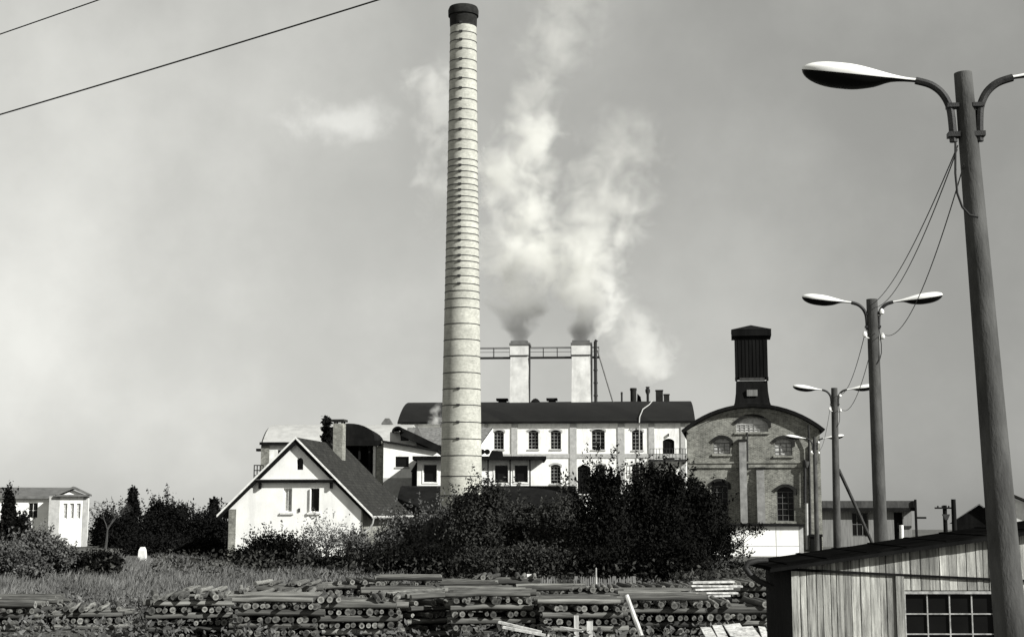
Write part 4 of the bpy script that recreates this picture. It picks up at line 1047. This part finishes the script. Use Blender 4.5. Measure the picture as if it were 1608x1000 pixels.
plant('bush', 'mottled low bush at the far left edge of the field', 'bush', [(12, 880, 34, 26, 0), (50, 892, 30, 18, 0)], 58, 3600, .11, 'leaf_mid', G2, sprigs=8, dens=.6)
plant('bush', 'long low dark bush right of the pedimented bay', 'bush', [(120, 890, 44, 18, 0), (165, 886, 26, 16, 0)], 61, 4800, .11, 'leaf_dark', G2, sprigs=8)
G3 = 'far dark trees between the two houses'
def conifer(px, ptop, pbase, wpx, Y, label):
    base = P(px, 800, Y); o = thing('conifer_tree', label, 'tree', (base.x, Y, 0), 0, G3)
    zt = Z(ptop, Y); w = wpx * Y / F
    pts = []
    n = 16
    for i in range(n):
        t = (i + .5) / n; z = zt * (1 - t * .95); r = w * (.02 + 1.3 * t ** 1.15) * (1.0 if i % 2 else .6) * RNG.uniform(.85, 1.15)
        for j in range(12):
            a = RNG.uniform(0, 6.28); L = np.sqrt(RNG.uniform(0.02, 1, size=(26, 1)))
            pts.append(np.array([base.x, Y, z]) + np.hstack([math.cos(a) * r * L, math.sin(a) * r * L, -.25 * r * L]) + RNG.normal(size=(26, 3)) * .14)
    quads('crown', leaves(np.concatenate(pts), .14, .5), 'leaf_far', o, Vector(o.location))
    MB().tube([(base.x, Y, 0), (base.x, Y, zt * .96)], [.2, .03], 7).build('trunk', 'trunk_bark', o, True)
conifer(208, 768, 870, 30, 118, 'dark pointed conifer standing right of the bare tree')
conifer(336, 785, 870, 22, 120, 'dark slim conifer whose tip shows beside the left eave of the house')
plant('broad_tree', 'black rounded tree, widest of the far clump, right of the conifer', 'tree', [(262, 832, 42, 40, 0), (248, 808, 20, 22, 0), (280, 810, 20, 20, 0)], 116, 8000, .17, 'leaf_far', G3, sprigs=6)
plant('broad_tree', 'black low tree just right of the pedimented house', 'tree', [(168, 842, 25, 36, 0)], 121, 4000, .17, 'leaf_far', G3, sprigs=4)
plant('broad_tree', 'black low tree under the bare branches', 'tree', [(196, 845, 34, 34, 0)], 114, 4200, .17, 'leaf_far', G3, sprigs=4)
plant('broad_tree', 'black tree partly hidden by the left eave of the white house', 'tree', [(322, 835, 30, 36, 0), (350, 845, 24, 34, 0)], 112, 5000, .17, 'leaf_far', G3, sprigs=5)
plant('bush', 'dark hedge-like bush behind the small white stone', 'bush', [(232, 862, 50, 20, 0), (290, 864, 44, 22, 0)], 95, 5000, .14, 'leaf_far', G3, sprigs=6)
plant('bush', 'dark bush at the left foot of the white house', 'bush', [(335, 868, 34, 22, 0)], 90, 3200, .13, 'leaf_dark', G3, sprigs=6)
conifer(511, 655, 720, 13, 99, 'dark narrow conifer tip showing beside the chimney of the white house')
# bare tree
def bare():
    Y = 110; b = P(168, 800, Y); o = thing('bare_tree', 'leafless tree with spreading branches left of the conifer', 'tree', (b.x, Y, 0), 0, G3)
    rn = random.Random(5); mb = MB()
    def br(p, d, L, r, lv):
        e = p + d * L; mb.tube([p, p.lerp(e, .5) + Vector((rn.uniform(-.1, .1), 0, .05)) * L * .4, e], [r, r * .8, r * .55], 5)
        if lv:
            for _ in range(3):
                nd = (d + Vector((rn.uniform(-1.2, 1.2), rn.uniform(-.6, .6), rn.uniform(-.25, .5)))).normalized(); br(e, nd, L * rn.uniform(.55, .8), r * .55, lv - 1)
    br(Vector((b.x, Y, 0)), Vector((.06, 0, 1)), 1.5, .11, 4)
    mb.build('branches', 'trunk_bark', o, True)
bare()

# grass field and undergrowth
def blades(n, xr, yr, h, name, mat, mask=None, w=.03):
    x = RNG.uniform(*xr, n); y = RNG.uniform(*yr, n)
    if mask is not None: kq = mask(x, y); x, y = x[kq], y[kq]; n = len(x)
    hh = h * RNG.uniform(.4, 1.25, n) * (.75 + .5 * np.sin(x * .9 + np.sin(y * .7)) ** 2); a = RNG.uniform(0, 6.28, n); lean = RNG.normal(size=(n, 2)) * .35 * hh[:, None]
    lean[:, 0] += .25 * hh
    ww = w * RNG.uniform(.6, 1.5, n)
    A = np.stack([x - np.cos(a) * ww, y - np.sin(a) * ww, np.zeros(n)], 1); B = np.stack([x + np.cos(a) * ww, y + np.sin(a) * ww, np.zeros(n)], 1)
    T = np.stack([x + lean[:, 0], y + lean[:, 1], hh], 1)
    return quads(name, np.stack([A, B, T], 1), mat, k=3)
u = lambda x, y: (x * F / y + 804)
kind(blades(110000, (-34, -3), (43, 84), .42, 'grass', 'grass_blade', lambda x, y: (u(x, y) < 560 + (y - 43) * 6) & ((y < 66) | (u(x, y) < 330)) & (u(x, y) > -60), .035), 'stuff')
q = np.stack([RNG.uniform(-36, 14, 16000), RNG.uniform(54, 72, 16000), RNG.uniform(.02, 1, 16000) ** 1.6 * 1.1], 1)
ux = q[:, 0] * F / q[:, 1] + 804; q = q[(((ux < 1110) & (q[:, 1] > 58)) | ((ux > 520) & (ux < 1110))) & ((ux < 200) | (ux > 245))]
q2 = np.stack([RNG.uniform(6, 14, 9000), RNG.uniform(44, 62, 9000), RNG.uniform(.02, 1, 9000) ** 1.8 * .7], 1)
q = np.concatenate([q, q2])
kind(quads('undergrowth', leaves(q, .09), 'leaf_dusk'), 'stuff')
q = np.stack([RNG.uniform(-8, 9, 5000), RNG.uniform(43, 54, 5000), RNG.uniform(.02, 1, 5000) ** 2 * .6], 1)
cw = np.stack([RNG.uniform(-15, 8, 260), RNG.uniform(29, 47, 260), np.zeros(260)], 1)      # weeds come up in tufts between the piles
q = np.concatenate([q, cw[RNG.integers(0, 260, 14000)] + np.abs(RNG.normal(size=(14000, 3))) * np.array([.3, .3, .16]) * np.where(RNG.random((14000, 3)) < .5, -1, 1) * np.array([1, 1, 0]) + np.stack([np.zeros(14000), np.zeros(14000), RNG.uniform(0, 1, 14000) ** 1.7 * .5], 1)])
kind(quads('weeds', leaves(q, .07), 'leaf_mid'), 'stuff')

# whitewashed stone in the field
st = MB(); c = P(221.5, 881, 80); zt = Z(858.5, 80); w = .24
st.add([(c.x - 0.224, 80, 0), (c.x + 0.224, 80, 0), (c.x + 0.224, 80.5, 0), (c.x - 0.224, 80.5, 0), (c.x - 0.170, 80.03, zt * .8), (c.x + 0.170, 80.03, zt * .8), (c.x + 0.170, 80.45, zt * .8), (c.x - 0.170, 80.45, zt * .8), (c.x - 0.088, 80.1, zt), (c.x + 0.095, 80.1, zt), (c.x + 0.095, 80.4, zt), (c.x - 0.088, 80.4, zt)],
       [(0, 1, 5, 4), (1, 2, 6, 5), (2, 3, 7, 6), (3, 0, 4, 7), (4, 5, 9, 8), (5, 6, 10, 9), (6, 7, 11, 10), (7, 4, 8, 11), (8, 9, 10, 11)])
tag(st.build('marker_stone', 'pale_render'), 'small whitewashed tapering stone standing alone before the far dark trees', 'stone')

# ------------------------------------------------------------------ log yard
def log_mesh(seed, L=1.9):
    rn = random.Random(seed); n = 12; mb = MB(); ks = 5; r0 = .076 * rn.uniform(.66, 1.1); r1 = r0 * rn.uniform(.78, 1.0)
    pts = [Vector((-L / 2 + L * i / ks, rn.uniform(-.018, .018), rn.uniform(-.010, .010))) for i in range(ks + 1)]
    mb.tube(pts, [r0 + (r1 - r0) * i / ks for i in range(ks + 1)], n, caps=False)
    k0 = len(mb.v)
    for side, p, r in ((-1, pts[0], r0), (1, pts[-1], r1)):
        ring = [] 
        for rr in (1, .55):
            for j in range(n):
                a = 2 * math.pi * j / n; mb.v.append((p.x + side * .001, p.y + math.cos(a) * r * rr, p.z + math.sin(a) * r * rr))
        o = len(mb.v) - 2 * n
        for j in range(n):
            f = (o + j, o + (j + 1) % n, o + n + (j + 1) % n, o + n + j); mb.f.append(f if side < 0 else f[::-1]); mb.m.append(1)
        mb.f.append(tuple(o + n + j for j in range(n))); mb.m.append(2)
    return mb
LM = [log_mesh(s, 1.9 * (1 + .05 * math.sin(s * 2.3))) for s in range(12)]
LDATA = []
for q in LM:
    o = q.build('log', ['log_bark', 'log_cut', 'log_core'], None, True); LDATA.append(o.data); bpy.data.objects.remove(o)
REST = MB(); NLOG = [0]
def put_log(pos, ang, label, group, single):
    i = random.randrange(12); roll = random.uniform(0, 6.28); flip = random.random() < .5
    a = ang + (math.pi if flip else 0)
    if single:
        o = bpy.data.objects.new('log', LDATA[i]); C.objects.link(o); o.location = pos; o.rotation_euler = (roll, 0, a)
        tag(o, label, 'log', group); NLOG[0] += 1
    else:
        c, s = math.cos(a), math.sin(a)
        REST.v, REST.f, REST.m
        o = len(REST.v)
        for (x, y, z) in LM[i].v: REST.v.append((pos[0] + x * c - y * s, pos[1] + x * s + y * c, pos[2] + z))
        REST.f += [tuple(k_ + o for k_ in f) for f in LM[i].f]; REST.m += LM[i].m
def pile(px0, px1, Y, ytop, yaw, where, front=True, start=0, gap=.172, L=1.9, singles=2, bare_top=False):
    """log-cabin pile: courses alternate between logs seen end-on and logs seen from the side"""
    cxp = X((px0 + px1) / 2, Y, 900); h = max(.3, Z(ytop, Y)); d = .148; nc = max(2, round(h / d))
    n = int(L / gap); yw = R(yaw); c, s = math.cos(yw), math.sin(yw)
    Wd = (px1 - px0) * Y / F; 
    mult = max(1, round(Wd / L))
    for blk in range(mult):
        bx = cxp + (blk - (mult - 1) / 2) * (L + .06) * c; by = Y + L / 2 + (blk - (mult - 1) / 2) * (L + .06) * s
        ends_seen = 0
        for lv in range(nc - 1, -1, -1):
            z = .075 + lv * d; top_i = nc - 1 - lv
            course = 'top' if top_i < 2 else ('middle' if top_i < 4 else 'lower')
            end_on = (top_i + start) % 2 == 0
            if end_on: ends_seen += 1
            for j in range(n):
                t = -L / 2 + gap / 2 + j * (L - gap) / (n - 1) + random.uniform(-.02, .02)
                if random.random() < ((.3 if top_i == 0 else .07) if j else .02): continue
                sl = random.uniform(-.13, .13)
                if end_on: lx, ly, an = t, sl, yw + math.pi / 2
                else: lx, ly, an = sl, t, yw
                pos = (bx + lx * c - ly * s, by + lx * s + ly * c, z + random.uniform(-.006, .006))
                sg = front and (ends_seen <= singles and end_on or (not end_on and j == 0) or (not end_on and top_i == 0 and j < 3))
                view = 'end-on' if end_on else 'lengthwise'
                put_log(pos, an + R(random.gauss(0, 3.2 if top_i < 2 else 1.6)), f'log lying {view}, {course} courses of {where}', f'logs in {where}', sg)
pile(-50, 62, 36, 944, -8, 'the pile cut by the left photo edge', start=1, singles=1)
pile(64, 190, 36.5, 948, 14, 'the low pile below the dry grass', singles=2)
pile(222, 352, 34, 934, 10, 'the pile under the marker stone', singles=2)
pile(383, 494, 33, 933, -2, 'the pile below the white gable', start=1, singles=2)
pile(499, 622, 33.3, 940, 6, 'the pile below the small-leaved tree', start=0, singles=2)
pile(634, 690, 34.5, 932, 38, 'the skewed pile left of the chimney line', start=1, singles=1)
pile(698, 845, 32.6, 931, 3, 'the pile right below the tall chimney', start=1, singles=3)
pile(852, 968, 32.3, 944, 5, 'the pile behind the two short stakes', start=1, singles=2)
pile(1010, 1084, 33.5, 938, -4, 'the dark pile right of the leaning pole', start=1, singles=2)
pile(1096, 1200, 33.8, 944, 2, 'the dark pile left of the wooden shed', start=0, singles=2)
for a, b, Y, yt, yw, stt in ((262, 400, 42, 924, 4, 0), (405, 500, 43, 914, -3, 0), (508, 580, 44, 907, 12, 0), (588, 690, 43, 905, 2, 1), (700, 760, 43, 910, -5, 1), (764, 826, 44, 905, 0, 0),
                             (690, 800, 39, 922, 5, 1), (834, 905, 40.5, 920, 3, 1), (915, 990, 40, 919, -3, 0), (996, 1072, 41, 914, 4, 0), (995, 1066, 38, 927, 0, 1), (560, 690, 39, 921, -2, 1), (380, 500, 38, 925, 5, 0),
                             (1172, 1215, 40, 916, 5, 0), (-40, 80, 40, 942, 3, 1)):
    pile(a, b, Y, yt, yw, '', front=False, start=stt)
o = REST.build('stacked_logs', ['log_bark', 'log_cut', 'log_core'], None, True); kind(o, 'stuff')

def board(a, b, w, t, label, cat='board', mat='pale_wood', name='board', group=None, up=Vector((0, 0, 1))):
    a, b = Vector(a), Vector(b); d = (b - a).normalized(); s = d.cross(up).normalized(); n = s.cross(d).normalized()
    vs = []
    for p in (a, b):
        for u_, v_ in ((-1, -1), (1, -1), (1, 1), (-1, 1)): vs.append(p + s * u_ * w / 2 + n * v_ * t / 2)
    o = MB().add(vs, [(3, 2, 1, 0), (4, 5, 6, 7), (0, 1, 5, 4), (1, 2, 6, 5), (2, 3, 7, 6), (3, 0, 4, 7)]).build(name, mat)
    return tag(o, label, cat, group)
# sawn boards on the pile by the shed
for i, (py, x0, x1) in enumerate(((914, 1086, 1152), (919, 1084, 1165), (925, 1090, 1150), (930, 1082, 1158), (936, 1084, 1146))):
    Y = 37.5 + (.5 - i * .06)
    z = Z(py, Y)
    board((X(x0, Y, py), Y, z), (X(x1, Y, py), Y + .1, z + random.uniform(-.03, .03)), .34, .045, ('topmost', 'second', 'middle', 'fourth', 'lowest')[i] + ' pale sawn board in the loose stack left of the shed', group='sawn boards left of the shed')
for i, (x, Y) in enumerate(((1100, 37.2), (1145, 37.2))):       # trestles the boards lie on
    p = MB(); xx = X(x, Y, 930); p.box(xx - .06, xx + .06, Y - .1, Y + 1.0, 0, Z(939, Y)); tag(p.build('bearer', 'dark_wood'), ('left' if i == 0 else 'right') + ' dark bearer block carrying the pale sawn boards', 'bearer', 'bearers under the sawn boards')
# fallen pale boards at the bottom right
zs = 29.5
fb = [((1108, 985), (1123, 1012), .22), ((1126, 982), (1142, 1014), .2), ((1149, 980), (1172, 1016), .34), ((1172, 984), (1194, 1014), .26), ((1196, 984), (1206, 1012), .14)]
nm = ['leftmost', 'second from left', 'widest middle', 'fourth from left', 'rightmost']
for i, ((ax, ay), (bx, by), w) in enumerate(fb):
    a = P(ax, ay, 30.2); b = P(bx, by, 29.0); b.z = max(b.z, .03)
    board(a, b, w, .03, nm[i] + ' of the pale boards leaning beside the shed corner', group='pale boards leaning beside the shed corner', up=Vector((0, -1, .6)))
lb = MB(); a = X(1104, 30.5); b = X(1208, 30.5); lb.box(a, b, 30.35, 30.6, 0, Z(988, 30.45) - .02); tag(lb.build('sleeper', 'dark_wood'), 'dark squared timber on which the pale boards lean', 'timber')
for i, (ax, bx, py, Y, w) in enumerate(((1015, 1062, 992, 30, .3), (1040, 1085, 996, 29.6, .25), (1020, 1050, 1001, 29.2, .3))):
    board((X(ax, Y), Y, .05 + .05 * i), (X(bx, Y), Y + .15, .12 + .04 * i), w, .04, ('farthest', 'middle', 'nearest')[i] + ' pale offcut lying flat near the leaning pole', 'board', group='pale offcuts near the leaning pole')
for i, (ax, ay, bx, by, Y) in enumerate(((783, 976, 850, 992, 31.2), (790, 984, 862, 998, 30.8), (880, 985, 915, 990, 31))):
    pa, pb = P(ax, ay, Y), P(bx, by, Y - .2); pb.z = max(pb.z, .05)
    board(pa, pb, .1, .05, ('upper slanting pale pole below the chimney piles', 'lower slanting pale pole below the chimney piles', 'short pale stick lying before the stakes')[i], 'board')
MB_ = MB().tube([P(984, 934, 31.6), P(1007, 998, 31.3)], [.045, .055], 8); tag(MB_.build('leaning_pole', 'pale_wood', None, True), 'thin pale pole leaning between two log piles', 'pole')
for (x, y0, y1, lab) in ((905, 966, 988, 'left short white stake before the log piles'), (926, 975, 988, 'right squat white stake before the log piles')):
    Y = 31.4; q = MB(); xx = X(x, Y, 975); w = .05 if x < 910 else .065
    q.box(xx - w, xx + w, Y - .05, Y + .05, 0, Z(y0, Y)); tag(q.build('stake', 'pale_wood'), lab, 'stake', 'short white stakes')
# scattered chips and off-cuts on the yard floor
ch_ = []
for _ in range(420):
    Yc = random.uniform(27.5, 32); xx = X(random.uniform(690, 1210), Yc, 960); L = random.uniform(.05, .22); w = random.uniform(.02, .06); a = random.uniform(0, 3.14)
    d = np.array([math.cos(a), math.sin(a), random.uniform(-.1, .3)]) * L; s = np.array([-math.sin(a), math.cos(a), random.uniform(-.3, .3)]) * w; c = np.array([xx, Yc, random.uniform(.02, .07)])
    ch_.append([c - d - s, c + d - s, c + d + s, c - d + s])
kind(quads('wood_chips', np.array(ch_), 'pale_wood'), 'stuff')

# picket fence
def picket():
    Y = 46; x0, x1 = X(838, Y, 910), X(998, Y, 910); zt = Z(905.5, Y)
    o = thing('picket_fence', 'grey picket fence of thin upright pales below the dark trees', 'fence', ((x0 + x1) / 2, Y, 0))
    n = 46; mb = MB()
    for i in range(n):
        x = x0 + (x1 - x0) * i / (n - 1) + random.uniform(-.012, .012); h = zt + random.uniform(-.05, .04)
        mb.prism_y([(x - .022, .08), (x + .022, .08), (x + .022, h - .05), (x, h), (x - .022, h - .05)], Y - .02, Y)
    mb.build('pales', 'grey_wood', o)
    MB().box(x0 - .1, x1 + .1, Y + .003, Y + .05, .25, .32).box(x0 - .1, x1 + .1, Y + .003, Y + .05, zt - .3, zt - .23).build('rails', 'grey_wood', o)
    for px in (870, 905, 965, 996): xx = X(px, Y, 910); MB().box(xx - .05, xx + .05, Y + .053, Y + .15, 0, zt + .02).build('post', 'grey_wood', o)
    p = MB(); xx = X(831, Y, 910); p.box(xx - .075, xx + .075, Y - .05, Y + .1, 0, Z(901, Y)); tag(p.build('gate_post', 'limewash'), 'stout whitewashed post at the left end of the picket fence', 'post')
    p = MB(); xx = X(936, Y - .4, 900); p.tube([(xx, Y - .4, 0), (xx, Y - .4, Z(891, Y - .4))], .03, 6); tag(p.build('garden_stake', 'pale_wood', None, True), 'thin pale stake taller than the picket fence beside it', 'stake')
picket()

# ------------------------------------------------------------------ steam
def plume(name, label, Y, path, dens, depth=.8, seed=0.0, nscale=.32, thr=.12, soot=False):
    """path: (px, py, half-width px) up the plume; a closed hull with an uneven, noise-cut volume inside"""
    pts = [(P(px, py, Y), w * Y / F) for px, py, w in path]
    z0, z1 = pts[0][0].z, pts[-1][0].z
    n = 20; hull = MB(); o = 0
    for (p, w) in pts:
        for j in range(n):
            a = 2 * math.pi * j / n; hull.v.append((p.x + math.cos(a) * w * 1.25, p.y + math.sin(a) * w * 1.25 * depth, p.z))
    k_ = len(pts)
    for i in range(k_ - 1):
        for j in range(n): hull.f.append((i * n + j, i * n + (j + 1) % n, (i + 1) * n + (j + 1) % n, (i + 1) * n + j)); hull.m.append(0)
    hull.f += [tuple(reversed(range(n))), tuple((k_ - 1) * n + j for j in range(n))]; hull.m += [0, 0]
    m = bpy.data.materials.new(name); m.use_nodes = True; nt = m.node_tree; nt.nodes.clear()
    out = N(nt, 'ShaderNodeOutputMaterial'); pv = N(nt, 'ShaderNodeVolumePrincipled'); nt.links.new(pv.outputs[0], out.inputs['Volume'])
    pv.inputs['Color'].default_value = (.97, .97, .945, 1); pv.inputs['Anisotropy'].default_value = -.1
    ge = N(nt, 'ShaderNodeNewGeometry'); sp = N(nt, 'ShaderNodeSeparateXYZ'); nt.links.new(ge.outputs['Position'], sp.inputs[0])
    def mth(op, a, b=None, c=None):
        q = N(nt, 'ShaderNodeMath', operation=op)
        for i, v in enumerate((a, b, c)):
            if v is None: continue
            if hasattr(v, 'is_linked'): nt.links.new(v, q.inputs[i])
            else: q.inputs[i].default_value = v
        return q.outputs[0]
    t = mth('DIVIDE', mth('SUBTRACT', sp.outputs[2], z0), z1 - z0)
    def curve(vals):   # piecewise value along the height
        lo, hi = min(vals), max(vals); hi = hi if hi > lo else lo + 1e-4
        r = nt.nodes.new('ShaderNodeValToRGB'); r.color_ramp.interpolation = 'B_SPLINE' if False else 'EASE'
        ts = [(p.z - z0) / (z1 - z0) for p, w in pts]
        while len(r.color_ramp.elements) < len(ts): r.color_ramp.elements.new(.5)
        for e, tt, v in zip(r.color_ramp.elements, ts, vals): e.position = tt; e.color = ((v - lo) / (hi - lo),) * 3 + (1,)
        nt.links.new(t, r.inputs[0]); return mth('MULTIPLY_ADD', r.outputs[0], hi - lo, lo)
    if soot:
        cr = ramp(nt, t, [(0.0, .06), (.05, .25), (.14, .8), (.3, .97)]); nt.links.new(cr, pv.inputs['Color'])
    ax = curve([p.x for p, w in pts]); rw = curve([w for p, w in pts]); dn = curve([q for q in dens])
    # turbulence displaces the sample point, then cuts billows out of the soft column
    ns = N(nt, 'ShaderNodeTexNoise', noise_dimensions='4D'); ns.inputs['W'].default_value = seed; ns.inputs['Scale'].default_value = nscale; ns.inputs['Detail'].default_value = 5.5; ns.inputs['Roughness'].default_value = .6; ns.inputs['Distortion'].default_value = .5
    nt.links.new(ge.outputs['Position'], ns.inputs['Vector'])
    dx = mth('DIVIDE', mth('SUBTRACT', sp.outputs[0], ax), rw); dy = mth('DIVIDE', mth('SUBTRACT', sp.outputs[1], Y), mth('MULTIPLY', rw, depth))
    rr = mth('SQRT', mth('ADD', mth('MULTIPLY', dx, dx), mth('MULTIPLY', dy, dy)))
    f = mth('ADD', mth('SUBTRACT', 1.0, rr), mth('MULTIPLY', mth('SUBTRACT', ns.outputs['Fac'], .5), 4.2))
    if soot:        # the column is solid where it leaves the flue
        bs = N(nt, 'ShaderNodeMapRange', interpolation_type='SMOOTHSTEP'); bs.inputs[1].default_value = 0; bs.inputs[2].default_value = .12; bs.inputs[3].default_value = .75; bs.inputs[4].default_value = 0
        nt.links.new(t, bs.inputs[0]); f = mth('ADD', f, bs.outputs[0])
    mr = N(nt, 'ShaderNodeMapRange', interpolation_type='SMOOTHSTEP'); mr.inputs[1].default_value = thr; mr.inputs[2].default_value = thr + 1.15
    nt.links.new(f, mr.inputs[0])
    edge = N(nt, 'ShaderNodeMapRange', interpolation_type='SMOOTHSTEP'); edge.inputs[1].default_value = 1.2; edge.inputs[2].default_value = .85; nt.links.new(rr, edge.inputs[0])
    nt.links.new(mth('MULTIPLY', mth('MULTIPLY', mr.outputs[0], edge.outputs[0]), dn), pv.inputs['Density'])
    MATS[name] = m
    ob = hull.build(name, name, None, True); kind(ob, 'stuff'); ob['label'] = label
    return ob
plume('steam_plume', 'white steam rolling up from the left square stack', 168.3, [(815, 536, 13), (816, 510, 30), (820, 460, 74), (818, 400, 88), (808, 330, 84), (800, 270, 84), (840, 205, 68), (850, 150, 56), (875, 80, 84), (905, -40, 80)],
      [.75, .5, .38, .48, .46, .40, .38, .12, .10, .06], seed=1.3, nscale=.28, thr=.18, soot=True)
plume('steam_plume', 'white steam rolling up from the right square stack', 168.3, [(912, 535, 13), (912, 510, 30), (902, 460, 86), (908, 415, 100), (935, 350, 96), (955, 290, 98), (980, 220, 88), (990, 150, 60)],
      [.75, .5, .36, .40, .22, .12, .07, .0], seed=4.1, nscale=.29, thr=.18, soot=True)
plume('steam_plume', 'thin steam from the exhaust pipe beside the right stack', 167.4, [(938, 533, 4), (948, 512, 20), (958, 475, 32), (950, 425, 36), (945, 390, 24)],
      [1.0, .6, .36, .2, 0], seed=7.7, nscale=.6, thr=.1)
plume('steam_plume', 'thin drifting steam above the small roof pipes', 168.4, [(1014, 607, 10), (1016, 585, 52), (1004, 550, 72), (985, 510, 66), (970, 470, 50), (965, 430, 26)],
      [.26, .24, .19, .14, .09, 0], seed=9.2, nscale=.36, thr=0)
plume('steam_plume', 'pale wisp drifting past the left of the tall chimney', 175, [(695, 440, 24), (688, 350, 44), (692, 280, 56), (690, 210, 52), (680, 135, 66), (690, 70, 40)],
      [0, .08, .2, .15, .2, 0], seed=12.2, nscale=.36, thr=.2)
plume('steam_plume', 'small white puff hanging before the roof left of the chimney', 150, [(684, 666, 12), (685, 656, 13), (685, 646, 11), (690, 632, 8)],
      [.9, 1.0, .8, .3], seed=2.2, nscale=1.1, thr=0)

# ------------------------------------------------------------------ light
SUN_EL, SUN_AZ = R(31), R(125)          # azimuth clockwise from +Y: behind the camera, to the right
sd = bpy.data.lights.new('sun', 'SUN'); sd.energy = 5.0; sd.angle = R(.5); sd.color = (1, .995, .965)
so = bpy.data.objects.new('sun', sd); C.objects.link(so)
dirv = Vector((math.sin(SUN_AZ) * math.cos(SUN_EL), math.cos(SUN_AZ) * math.cos(SUN_EL), math.sin(SUN_EL)))
so.rotation_euler = dirv.to_track_quat('Z', 'Y').to_euler(); so.location = (30, -30, 60)

w = bpy.data.worlds.new('World'); bpy.context.scene.world = w; w.use_nodes = True; nt = w.node_tree
bg = nt.nodes['Background']
sky = N(nt, 'ShaderNodeTexSky', sky_type='NISHITA'); sky.sun_disc = False; sky.sun_elevation = SUN_EL; sky.sun_rotation = SUN_AZ
sky.dust_density = 1.5
bw = N(nt, 'ShaderNodeRGBToBW'); nt.links.new(sky.outputs[0], bw.inputs[0])
tc = N(nt, 'ShaderNodeTexCoord'); sep = N(nt, 'ShaderNodeSeparateXYZ'); nt.links.new(tc.outputs['Generated'], sep.inputs[0])
def M(op, a, b=None, c=None):
    q = N(nt, 'ShaderNodeMath', operation=op)
    for i, v in enumerate((a, b, c)):
        if v is None: continue
        if hasattr(v, 'is_linked'): nt.links.new(v, q.inputs[i])
        else: q.inputs[i].default_value = v
    return q.outputs[0]
def MR(v, a, b, c, d, sm=True):
    q = N(nt, 'ShaderNodeMapRange', interpolation_type='SMOOTHSTEP' if sm else 'LINEAR')
    for i, u_ in enumerate((a, b, c, d)): q.inputs[i + 1].default_value = u_
    nt.links.new(v, q.inputs[0]); return q.outputs[0]
# clear sky is flattened a little, thin cirrus lies to the left, and soft patches drift across
base = M('MULTIPLY_ADD', bw.outputs[0], .35, 2.6)
side = MR(sep.outputs[0], -.38, .40, 1.14, .54, False)
elev = MR(sep.outputs[2], .25, .9, 1.0, .45)
n1 = N(nt, 'ShaderNodeTexNoise'); n1.inputs['Scale'].default_value = 5.5; n1.inputs['Detail'].default_value = 7; n1.inputs['Roughness'].default_value = .55; nt.links.new(tc.outputs['Generated'], n1.inputs['Vector'])
soft = MR(n1.outputs['Fac'], .32, .72, .88, 1.15)
v = M('MULTIPLY', M('MULTIPLY', base, side), M('MULTIPLY', elev, soft))
# one small bright cloud left of the chimney
cd = P(530, 196, 1000) - Vector((0, 0, HC)); cd.normalize()
dx = M('DIVIDE', M('SUBTRACT', sep.outputs[0], cd.x), .042); dz = M('DIVIDE', M('SUBTRACT', sep.outputs[2], cd.z), .013)
dd = M('SQRT', M('ADD', M('MULTIPLY', dx, dx), M('MULTIPLY', dz, dz)))
n2 = N(nt, 'ShaderNodeTexNoise'); n2.inputs['Scale'].default_value = 38; n2.inputs['Detail'].default_value = 6; nt.links.new(tc.outputs['Generated'], n2.inputs['Vector'])
cl = MR(M('ADD', M('SUBTRACT', 1.0, dd), M('MULTIPLY', M('SUBTRACT', n2.outputs['Fac'], .5), 3.0)), -.3, 1.0, 0, 1)
front = MR(sep.outputs[1], 0, .1, 0, 1)
v = M('MULTIPLY', v, M('MULTIPLY_ADD', M('MULTIPLY', cl, front), .38, 1.0))
cmb = N(nt, 'ShaderNodeMix', data_type='RGBA', blend_type='MULTIPLY'); cmb.inputs[0].default_value = 1
nt.links.new(v, cmb.inputs[6]); cmb.inputs[7].default_value = (1, 1.0, .945, 1)
nt.links.new(cmb.outputs[2], bg.inputs['Color']); bg.inputs['Strength'].default_value = .1

# ------------------------------------------------------------------ camera and render settings
cam = bpy.data.cameras.new('camera'); cam.sensor_width = 36; cam.lens = 36 * F / 1608; cam.clip_end = 6000; cam.clip_start = .1
co = bpy.data.objects.new('camera', cam); C.objects.link(co); co.location = (0, 0, HC); co.rotation_euler = (math.pi / 2 + PITCH, 0, 0)
sc = bpy.context.scene; sc.camera = co
sc.view_settings.view_transform = 'Standard'; sc.view_settings.look = 'None'; sc.view_settings.exposure = 0.72; sc.view_settings.gamma = 1
sc.render.engine = 'CYCLES'
sc.cycles.volume_bounces = 4; sc.cycles.max_bounces = 8; sc.cycles.volume_step_rate = 2.0; sc.cycles.volume_max_steps = 128
print('single logs', NLOG[0], 'objects', len(bpy.data.objects))
